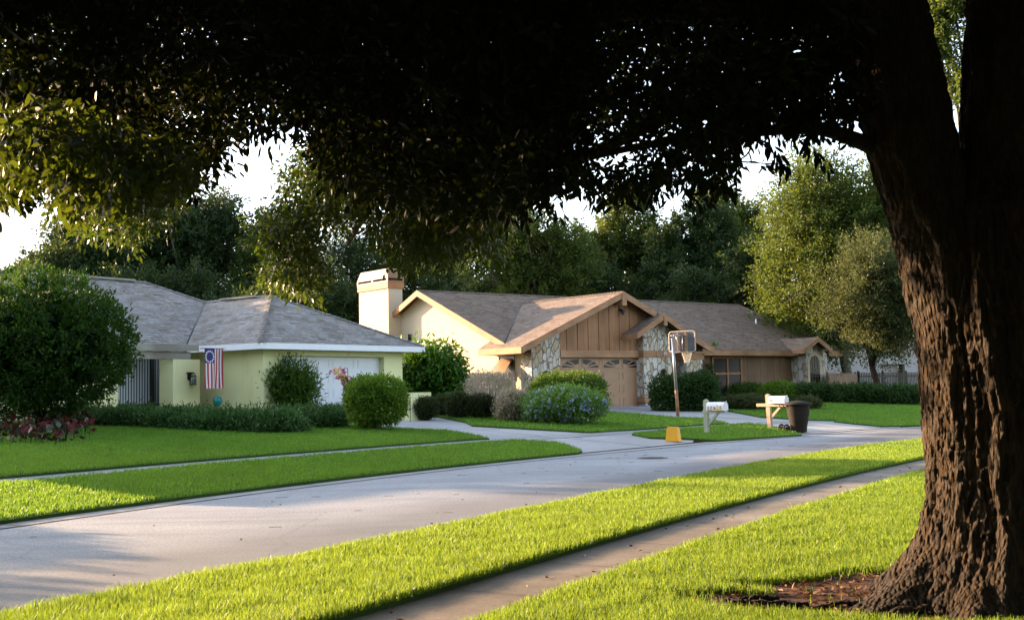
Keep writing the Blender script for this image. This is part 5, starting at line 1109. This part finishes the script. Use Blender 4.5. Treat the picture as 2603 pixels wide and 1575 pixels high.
# awning window and slit window on the cream gable wall
ww = MB(); ww.box(-6.43, -6.412, 1.02, 2.06, 2.05, 3.08); wo = part('window', ww, M['glass'], H2)
mb = MB(); A_ = [(-6.44, 1.12, 2.98), (-6.44, 1.98, 2.98), (-7.0, 2.12, 2.38), (-7.0, 0.98, 2.38)]; mb.prism(A_, (-.03, 0, -.03)); part('awning', mb, M['awning'], wo)
mb = MB(); mb.box(-6.46, -6.43, .98, 1.02, 2.0, 3.1); mb.box(-6.46, -6.43, 2.06, 2.1, 2.0, 3.1); mb.box(-6.46, -6.43, .98, 2.1, 3.08, 3.12); mb.box(-6.46, -6.43, .98, 2.1, 2.0, 2.05); part('frame', mb, M['darkframe'], wo)
ww = MB(); ww.box(-6.43, -6.412, 8.7, 9.3, 3.7, 4.42); part('window', ww, M['glass'], H2)
# small fern growing in the roof valley
fpx = loc2(1640+600/3.422, 740+465/3.422, 1.1); fw = G0+a2*fpx[0]+b2*1.1; fw[2] = zm(1.1)
t = thing('roof_fern', 'small green fern sprouting from the brown roof above the window', 'plant', fw); dd = unit(rand_dir(26)+[0, 0, 0.8]); v = leaf_quads(np.repeat(fw[None], 26, 0), dd, rng.uniform(.2, .4, 26), 0.05); wpart('fronds', leaf_mesh('fronds', v, rng.random(26), M['topiary']), t)

# ------------------------------------------------------------------ fences, low wall, house on the right
def fence(name, label, P, Q, h, mat, bw=0.14, gap=0.012, dog=True, rail=True, side=1):
    P = np.array(P, float); Q = np.array(Q, float); d = Q-P; d[2] = 0; L = np.linalg.norm(d); ang = math.atan2(d[1], d[0])
    t = thing(name, label, 'fence', P, ang); mb = MB(); k = int(L/(bw+gap))
    for i in range(k):
        x = i*(bw+gap); hh = h+random.uniform(-.015, .015); c_ = min(.045, bw*.3)
        pts = [(x, 0, 0), (x+bw, 0, 0), (x+bw, 0, hh-c_), (x+bw-c_, 0, hh), (x+c_, 0, hh), (x, 0, hh-c_)] if dog else [(x, 0, 0), (x+bw, 0, 0), (x+bw, 0, hh), (x, 0, hh)]
        mb.prism(pts, (0, .02, 0))
    part('boards', mb, M[mat], t, absz=False)
    mb = MB(); mb.box(0, L, .021, .06, h*.25, h*.25+.09); mb.box(0, L, .021, .06, h*.8, h*.8+.09); part('rails', mb, M[mat], t, absz=False)
    for x in np.linspace(0.05, L-.1, max(2, int(L/2.4)+1)): mb = MB(); mb.box(x-.05, x+.05, .061, .16, -.1, h+.08); part('post', mb, M[mat], t, absz=False)
    return t
GLp = G0+a2*-6.5+b2*0.75; GLp[2] = F2-.1
fence('wooden_fence', 'weathered gray board fence between the cream wall and the umbrella plant', GLp-a2*3.1-b2*0.1, GLp, 1.75, 'graywood')
pf = onY(1108, 1020, 49.0); pf[2] = g1(pf[0], pf[1]); fence('wooden_fence', 'dark board gate fence behind the umbrella plant', pf-np.array([1.4, 0.9, 0]), pf+np.array([1.0, 0.62, 0]), 1.2, 'darkwood')
pw = onground(1046, 1069); LWL = thing('low_wall', 'short pale yellow garden wall beside the driveway', 'wall', pw, math.pi/2-h1); mb = MB(); mb.box(0, 1.0, 0, 1.5, -.2, 0.93); o = part('stucco_block', mb, M['yellow'], LWL, absz=False); bevel(o, .02)
ps = onground(1043, 1071); sp_ = thing('standpipe', 'thin black garden standpipe at the low yellow wall', 'pipe', ps); mb = MB(); mb.tube([(0, 0, -.1), (0, 0, .78), (.03, -.02, .8)], .014, 6); mb.lathe([(0, .36), (.03, .37), (.03, .44), (0, .45)], (0, 0, 0), 8); part('pipe', mb, M['black'], sp_, absz=False)
Y3 = 74.0; q0 = onY(2105, 985, Y3); q0[2] = 0.9; h3 = R(62); a3 = np.array([math.sin(h3), math.cos(h3), 0]); b3 = np.array([-math.cos(h3), math.sin(h3), 0])
H3 = thing('white_house', 'white house with dark gable half hidden behind the oak trunk and olive tree', 'house', q0, math.pi/2-h3)
def loc3(x, y, b=0): p = onpl(x, y, q0+b3*b, b3); return (p-q0) @ a3, p[2]
t3 = loc3(2200, 908)[1]; x_a = loc3(2238, 930)[0]; x_b = loc3(2300, 930)[0]; zd = loc3(2260, 925)[1]
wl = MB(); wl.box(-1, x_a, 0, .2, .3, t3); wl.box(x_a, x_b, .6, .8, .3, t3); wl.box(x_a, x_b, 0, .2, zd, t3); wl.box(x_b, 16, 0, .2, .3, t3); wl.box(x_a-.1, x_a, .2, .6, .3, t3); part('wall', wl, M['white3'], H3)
wl = MB(); k3 = loc3(2165, 850)[1]
for i in range(34): wl.box(-1+i*.5, -1+i*.5+.48, 0.02, .2, t3, t3+2.9)
part('upper_siding', wl, M['graywood'], H3)
wn = MB(); wn.box(loc3(2105, 900)[0], loc3(2158, 900)[0], -.02, .015, t3+.1, t3+1.75); part('window', wn, M['glass'], H3)
rf = MB(); rf.poly([(-1.8, -.9, t3+2.7), (17, -.9, t3+2.7), (17, 5, t3+5), (-1.8, 5, t3+5)], (1, 0, 0)); rf.poly([(17, 11, t3+2.7), (-1.8, 11, t3+2.7), (-1.8, 5, t3+5), (17, 5, t3+5)], (1, 0, 0)); part('roof', rf, M['roof2'], H3)
dr = MB(); dr.box(x_b+1.2, x_b+2.4, -.03, -.002, .9, zd+.2); part('door', dr, M['darkwood'], H3)
pA_ = onY(2108, 987, 62); pB_ = onY(2182, 988, 66); pC_ = onY(2420, 990, 74)
for q in (pA_, pB_, pC_): q[2] = 0.9
hf = (onY(2140, 948, 63)[2]-.9); fence('board_fence', 'plain gray-brown board fence beside the brown house', pA_, pB_, hf, 'brownboard', .14, .004, False)
hf = (onY(2250, 946, 69)[2]-.9); fence('picket_fence', 'dark spaced picket fence in front of the white house', pB_+[.1, 0, 0], pC_, hf, 'darkwood', .10, .085, True)

# ------------------------------------------------------------------ street things
def nroad(p):
    i = idx_near(EDGE, p); t_ = EDGE[min(i+1, len(EDGE)-1)]-EDGE[max(i-1, 0)]; t_ /= np.linalg.norm(t_); return np.array([t_[1], -t_[0]])
def mailbox(name, label, px, py, ytop, xbox0, xbox1, ybt, ybb, yarm, postmat, deco, lean=0.0, back=0.1):
    p = onground(px, py, 0.05); sc = p[1]/FPX; n_ = nroad(p); rz = math.atan2(n_[1], n_[0]); t = thing(name, label, 'mailbox', p, rz)
    H = (py-ytop)*sc; zb_ = (py-ybb)*sc; hb_ = (ybb-ybt)*sc; za = (py-yarm)*sc; L_ = 0.60; pw_ = .07
    mb = MB(); mb.prism([(-pw_, -pw_*.8, -.3), (pw_, -pw_*.8, -.3), (pw_, pw_*.8, -.3), (-pw_, pw_*.8, -.3)], (lean, 0, H+.3-.06)); mb.prism([(-pw_+lean, -pw_*.8, H-.06), (pw_+lean, -pw_*.8, H-.06), (pw_+lean, -pw_*.8, H-.03), (lean, -pw_*.8, H+.02), (-pw_+lean, -pw_*.8, H-.03)], (0, pw_*1.6, 0))
    o = part('post', mb, M[postmat], t, absz=False)
    mb = MB(); mb.box(-back+lean, .72, -.07, .07, za, zb_-.004); part('arm', mb, M[postmat], t, absz=False)
    mb = MB(); mb.prism([(pw_, -.035, za-.42), (pw_, -.035, za-.30), (.38, -.035, za-.003), (.48, -.035, za-.003)], (0, .07, 0)); part('brace', mb, M[postmat], t, absz=False)
    r_ = .135; prof = [(-r_, zb_), (r_, zb_), (r_, zb_+hb_-r_)]+[(r_*math.cos(a), zb_+hb_-r_+r_*math.sin(a)) for a in np.linspace(0.2, math.pi-.2, 9)]+[(-r_, zb_+hb_-r_)]
    x0_ = pw_+lean+.015; mb = MB(); mb.prism([(x0_, y_, z_) for y_, z_ in prof], (L_, 0, 0)); bx = part('box', mb, M['mailwhite'], t, absz=False)
    mb = MB(); mb.prism([(x0_+L_, y_*1.06, zb_+(z_-zb_)*1.03-.004) for y_, z_ in prof], (.022, 0, 0)); mb.tube([(x0_+L_+.02, 0, zb_+hb_-.02), (x0_+L_+.06, 0, zb_+hb_+.02)], .012, 6); part('door', mb, M['mailwhite'], bx, absz=False)
    mb = MB(); mb.box(x0_+L_*.72, x0_+L_*.76, r_+.002, r_+.012, zb_+hb_*.3, zb_+hb_*.85); part('signal_flag', mb, M['red'], bx, absz=False)
    if deco:
        mb = MB(); rr = random.Random(4); 
        for i in range(5):
            cx_ = x0_+.08+i*.11; cz = zb_+hb_*.33+rr.uniform(-.02, .03); w_ = .038+rr.random()*.012; mi = i % 4
            for sy in (-1, 1):
                q = [(cx_+w_*math.cos(a)*(1+.25*math.sin(3*a+i)), sy*(r_+.004), cz+w_*1.2*math.sin(a)) for a in np.linspace(0, 6.28, 11)[:-1]]; mb.poly(q if sy > 0 else q[::-1], mi=mi)
                mb.poly([(cx_-w_*.8, sy*(r_+.003), cz-.075), (cx_+w_*.8, sy*(r_+.003), cz-.075), (cx_+w_*.8, sy*(r_+.003), cz-.05), (cx_-w_*.8, sy*(r_+.003), cz-.05)], mi=(mi+1) % 4)
        for sy in (-1, 1): mb.poly([(x0_+.02, sy*(r_+.002), zb_+.01), (x0_+L_-.02, sy*(r_+.002), zb_+.01), (x0_+L_-.02, sy*(r_+.002), zb_+.055), (x0_+.02, sy*(r_+.002), zb_+.055)], mi=3)
        part('painted_pictures', mb, [simple('paint_ochre', (.6, .38, .1), .6), simple('paint_blue', (.16, .34, .6), .6), simple('paint_red', (.5, .12, .08), .6), simple('paint_yellow', (.65, .55, .2), .6)], bx, absz=False)
    else:
        mb = MB()
        for i in range(2): mb.box(x0_+.06+i*.055, x0_+.10+i*.055, -r_-.006, -r_-.001, zb_+hb_*.25, zb_+hb_*.6)
        part('number_plate', mb, M['rim'], bx, absz=False)
mailbox('mailbox', 'white mailbox with painted pictures on a mossy post', 1797, 1100, 1016, 0, 0, 1022, 1043, 1049, 'oldpost', True)
mailbox('mailbox', 'plain white mailbox on a new pine post beside the trash bin', 1958, 1088, 1002, 0, 0, 1006.5, 1025, 1033, 'newpost', False, lean=-.05, back=.42)
pb = onground(2031, 1098, 0.02); sc = pb[1]/FPX
TB = thing('trash_bin', 'tall round dark wheeled trash bin standing at the driveway edge', 'trash bin', pb, R(20)); Hb = 72*sc; rt = 31*sc; rb = 19*sc
mb = MB(); mb.lathe([(0, .0), (rb, .0), (rb+.01, .03)]+[(rb+(rt-rb)*k/8+(0.008 if k in (3, 5) else 0), .03+(Hb-.03)*k/8) for k in range(1, 9)]+[(rt-.03, Hb), (0, Hb-.02)], n=36); bb = part('body', mb, M['bin'], TB, True, absz=False)
mb = MB(); mb.lathe([(rt+.005, Hb-.06), (rt+.045, Hb-.05), (rt+.05, Hb+.0), (rt+.02, Hb+.02), (rt*.6, Hb+.075), (rt*.25, Hb+.10), (0, Hb+.105)], n=36); part('lid', mb, M['bin'], TB, True, absz=False)
wp = onground(2001, 1092, 0.02); wl_ = Matrix.Rotation(-R(20), 3, 'Z') @ Vector(tuple(wp-pb)); wl_ = np.array([-rb-.14, .12, .14])
for sx in (0, .30):
    mb = MB(); c_ = wl_+[0, sx, 0]; ring = [(c_[0]+.105*math.cos(a), c_[1], c_[2]+.105*math.sin(a)) for a in np.linspace(0, 2*math.pi, 19)]; mb.tube(ring, .032, 8, False); mb.tube([c_-[0, .03, 0], c_+[0, .03, 0]], .06, 12); part('wheel', mb, M['rubber'], TB, True, absz=False)
mb = MB(); mb.tube([wl_-[0, .02, 0], wl_+[0, .32, 0]], .016, 8); part('axle', mb, M['bin'], TB, True, absz=False); mb = MB(); mb.tube([(-rt-.02, .12, Hb-.12), (-rt-.1, .12, Hb-.03), (-rt-.1, .36, Hb-.03), (-rt-.02, .36, Hb-.12)], .014, 8); part('handle', mb, M['bin'], TB, True, absz=False)
pt_ = onground(1712, 1121, 0.012); sc = pt_[1]/FPX
YT = thing('plastic_tub', 'yellow plastic tub turned upside down on the driveway apron', 'tub', pt_, R(-24)); wb_, wt_, hh = 36*sc/2, 27*sc/2, 35*sc
def frus(mb, w0, w1, z0_, z1_, d=0.8):
    B_ = [(-w0, -w0*d, z0_), (w0, -w0*d, z0_), (w0, w0*d, z0_), (-w0, w0*d, z0_)]; T_ = [(-w1, -w1*d, z1_), (w1, -w1*d, z1_), (w1, w1*d, z1_), (-w1, w1*d, z1_)]
    mb.poly(B_[::-1]); mb.poly(T_)
    for i in range(4): mb.poly([B_[i], B_[(i+1) % 4], T_[(i+1) % 4], T_[i]])
mb = MB(); frus(mb, wb_*.93, wt_, .03, hh); bevel(part('body', mb, M['tub'], YT, absz=False), .025, 3)
mb = MB(); frus(mb, wb_*1.03, wb_*1.01, 0, .045); bevel(part('rim', mb, M['tub'], YT, absz=False), .01)
mb = MB(); mb.box(-wt_*.86, wt_*.86, -wt_*.66, wt_*.66, hh-.004, hh+.012); bevel(part('base_panel', mb, M['tub'], YT, absz=False), .008)
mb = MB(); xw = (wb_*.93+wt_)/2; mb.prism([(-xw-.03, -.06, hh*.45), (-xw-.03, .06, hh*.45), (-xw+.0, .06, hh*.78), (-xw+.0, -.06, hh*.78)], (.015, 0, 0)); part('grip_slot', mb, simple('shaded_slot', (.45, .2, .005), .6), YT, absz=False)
for sx in (-.5, .05, .55): mb = MB(); mb.box(wb_*sx, wb_*sx+.03, -wb_*.86, -wb_*.80, .0, .05); part('rim_rib', mb, M['tub'], YT, absz=False)
# basketball hoop seen from behind
ph = onground(1724, 1058, 0.0); sc = ph[1]/FPX
BH = thing('basketball_hoop', 'leaning rusty pole with old basketball backboard seen from behind', 'basketball hoop', ph); phi = R(37); n_ = np.array([math.sin(phi), math.cos(phi), 0]); e_ = np.array([math.cos(phi), -math.sin(phi), 0])
topz = (1058-862)*sc; lean = np.array([-.13, 0, 0]); mb = MB(); mb.tube([(0, 0, -.2), lean*.35+[0, 0, topz*.34]], [.064, .06], 14); pole = part('pole', mb, M['rust'], BH, True, absz=False)
mb = MB(); mb.tube([lean*.34+[0, 0, topz*.335], lean+[0, 0, topz]], [.056, .05], 14); mb.lathe([(0, .03), (.055, .02), (.055, 0)], lean+[0, 0, topz], 12); part('upper_pole', mb, M['steel'], BH, True, absz=False)
bc_ = lean+n_*.62+e_*.06+[0, 0, (1058-868)*sc]; bwid, bhei = 1.10, 55*sc*.96
def rrect(w_, h_, r_, o):
    P_ = []
    for (sx, sz, a0) in ((1, 1, 0), (-1, 1, 90), (-1, -1, 180), (1, -1, 270)):
        for k in range(6): a = R(a0+k*18); P_.append(bc_+e_*(sx*(w_/2-r_)+r_*math.cos(a))+np.array([0, 0, sz*(h_/2-r_)+r_*math.sin(a)])+n_*o)
    return P_
mb = MB(); mb.prism(rrect(bwid, bhei, .12, 0), n_*.03); bb = part('backboard', mb, M['board'], BH, absz=False)
mb = MB(); mb.tube(rrect(bwid+.01, bhei+.01, .12, .015)+[rrect(bwid+.01, bhei+.01, .12, .015)[0]], .026, 6, False); part('edge_rim', mb, M['rim'], bb, True, absz=False)
mb = MB()
for s_ in (-.18, .16):
    c_ = bc_+e_*s_-n_*.012; mb.prism([c_-e_*.03+[0, 0, -bhei/2+.03], c_+e_*.03+[0, 0, -bhei/2+.03], c_+e_*.03+[0, 0, bhei/2-.03], c_-e_*.03+[0, 0, bhei/2-.03]], -n_*.02)
part('back_rib', mb, M['rust'], bb, absz=False)
mb = MB()
for dz in (.22, -.36):
    for s_ in (-.14, .14):
        mb.tube([lean+[0, 0, bc_[2]+dz]+e_*s_*.4, bc_+e_*s_-n_*.03+[0, 0, dz]], .024, 6)
mb.tube([lean+n_*.25+[0, 0, bc_[2]+.2], bc_-n_*.05+[0, 0, -.34]], .02, 6); mb.tube([bc_-n_*.05+e_*.05+[0, 0, .22], bc_-n_*.05+e_*.05+[0, 0, -.36]], .02, 6); part('bracket', mb, M['steel'], BH, absz=False)
rc = bc_+n_*.36+[0, 0, -bhei/2+.06]; ring = [rc+.23*np.array([math.cos(a), math.sin(a), 0]) for a in np.linspace(0, 2*math.pi, 25)]
mb = MB(); mb.tube(ring, .012, 6, False); mb.tube([rc-n_*.23, bc_+[0, 0, -bhei/2+.06]], .02, 6); part('hoop', mb, M['rust'], BH, True, absz=False)
mb = MB()
for k in range(12):
    for s_ in (1, -1):
        pts = []
        for j in range(6):
            a = 2*math.pi*k/12+s_*j*.26; r_ = .23*(1-.6*(j/5)**.8); pts.append(rc+np.array([r_*math.cos(a), r_*math.sin(a), -.46*j/5]))
        mb.tube(pts, .007, 4, False)
part('net', mb, M['net'], BH, absz=False)
# hanging flowers, blue globe, manhole
pk_ = onY(882, 1030, 38.2); pk_[2] = g1(pk_[0], pk_[1]); sc = pk_[1]/FPX; topz = onY(880, 934, 38.2)[2]-pk_[2]
FB_ = thing('flower_hanger', 'basket of pink and yellow flowers hanging from a black shepherd hook', 'hanging flowers', pk_); mb = MB(); mb.tube([(0, 0, -.1), (.01, 0, topz*.6), (.04, 0, topz*.9), (.02, 0, topz*.99), (-.06, 0, topz), (-.11, 0, topz*.96), (-.12, 0, topz*.9)], .011, 6); part('hook', mb, M['black'], FB_, True, absz=False)
c_ = pk_+np.array([-.16, -.05, topz*.80]); Pq = np.concatenate([c_+np.array([.05+.18*t, 0, -.26*t])+rng.normal(size=(15, 3))*[.10, .09, .08] for t in (-.8, -.1, .6, 1.0)]); v, r = sprigs(Pq, rand_dir(len(Pq)), 16, .05, .07, .055)
wpart('blossoms', leaf_mesh('blossoms', v, np.repeat(rng.random(len(Pq)), 16), M['petals']), FB_)
Pq = c_+np.array([.24, 0, -.34])+rng.normal(size=(60, 3))*[.10, .08, .14]; v, r = sprigs(Pq, rand_dir(len(Pq)), 10, .06, .09, .04); wpart('foliage', leaf_mesh('foliage', v, r, M['darkhedge']), FB_)
pg_ = onY(553, 1018, 41.0); GB = thing('garden_globe', 'shiny turquoise gazing globe among the low bush under the flag', 'garden globe', (pg_[0], pg_[1], g1(pg_[0], pg_[1]))); zc_ = pg_[2]-GB.location.z; rg = .17
mb = MB(); mb.lathe([(rg*math.sin(t), -rg*math.cos(t)) for t in np.linspace(0.02, math.pi-.02, 20)], (0, 0, zc_), 28); part('globe', mb, M['globe'], GB, True, absz=False)
mb = MB(); mb.lathe([(.14, 0), (.06, .05), (.05, zc_-.22), (.10, zc_-.16), (.09, zc_-.13)], (0, 0, 0), 14); part('stand', mb, M['iron'], GB, True, absz=False)
pm = onz(1658, 1163.5, 0.004); MH = thing('manhole_cover', 'round iron manhole cover set in the road', 'manhole', pm); mb = MB(); mb.lathe([(.36, -.01), (.36, .006), (.31, .008), (.305, .004), (0, .004)], (0, 0, 0), 32); part('plate', mb, M['iron'], MH, absz=False)
mb = MB()
for k in range(5): mb.box(-.25, .25, -.22+k*.1, -.19+k*.1, .0045, .011)
part('ribs', mb, M['iron'], MH, absz=False)
# dead leaves and pine twigs lying about
n = 420; Q = np.stack([rng.uniform(-6, 10, n*8), rng.uniform(7, 34, n*8)], 1); Q = Q[inview(Q)]; RD = list(GUT[4:-2])+list(NE[::-1]); q1 = Q[inpoly(Q, RD)][:150]
mb = MB()
for q in q1[:42]:
    a = rng.normal()*.7+R(10); l_ = rng.uniform(.05, .2); d_ = np.array([math.cos(a), math.sin(a)])*l_; mb.tube([(*q, .006), (*(q+d_*.5+rng.normal(size=2)*.01), .010), (*(q+d_), .006)], .0028, 4)
tag(link('twig_litter', mb.mesh('twig_litter', simple('dry_twig', (.16, .085, .05), .8))), kind='stuff')
P1 = np.column_stack([q1[115:], np.full(len(q1[115:]), .008)]); Q = np.stack([rng.uniform(-2, 9, 9000), rng.uniform(7, 26, 9000)], 1); q2 = Q[inpoly(Q, list(SE)+list(SN[::-1]))][:90]; P2 = np.column_stack([q2, np.full(len(q2), .02)])
Q = np.stack([rng.uniform(1, 5.5, 5000), rng.uniform(7.4, 10, 5000)], 1); q3 = Q[(((Q-[3.3, 8.65])/[2.0, 1.1])**2).sum(1) < 1][:1500]; P3 = np.column_stack([q3, np.full(len(q3), .06)])
Pq = np.concatenate([P1, P2, P3]); dd = unit(rand_dir(len(Pq))*[1, 1, .25]+[0, 0, .08]); tag(link('leaf_litter', leaf_mesh('leaf_litter', leaf_quads(Pq, dd, rng.uniform(.03, .08, len(Pq)), .022), rng.random(len(Pq)), M['litter'])), kind='stuff')
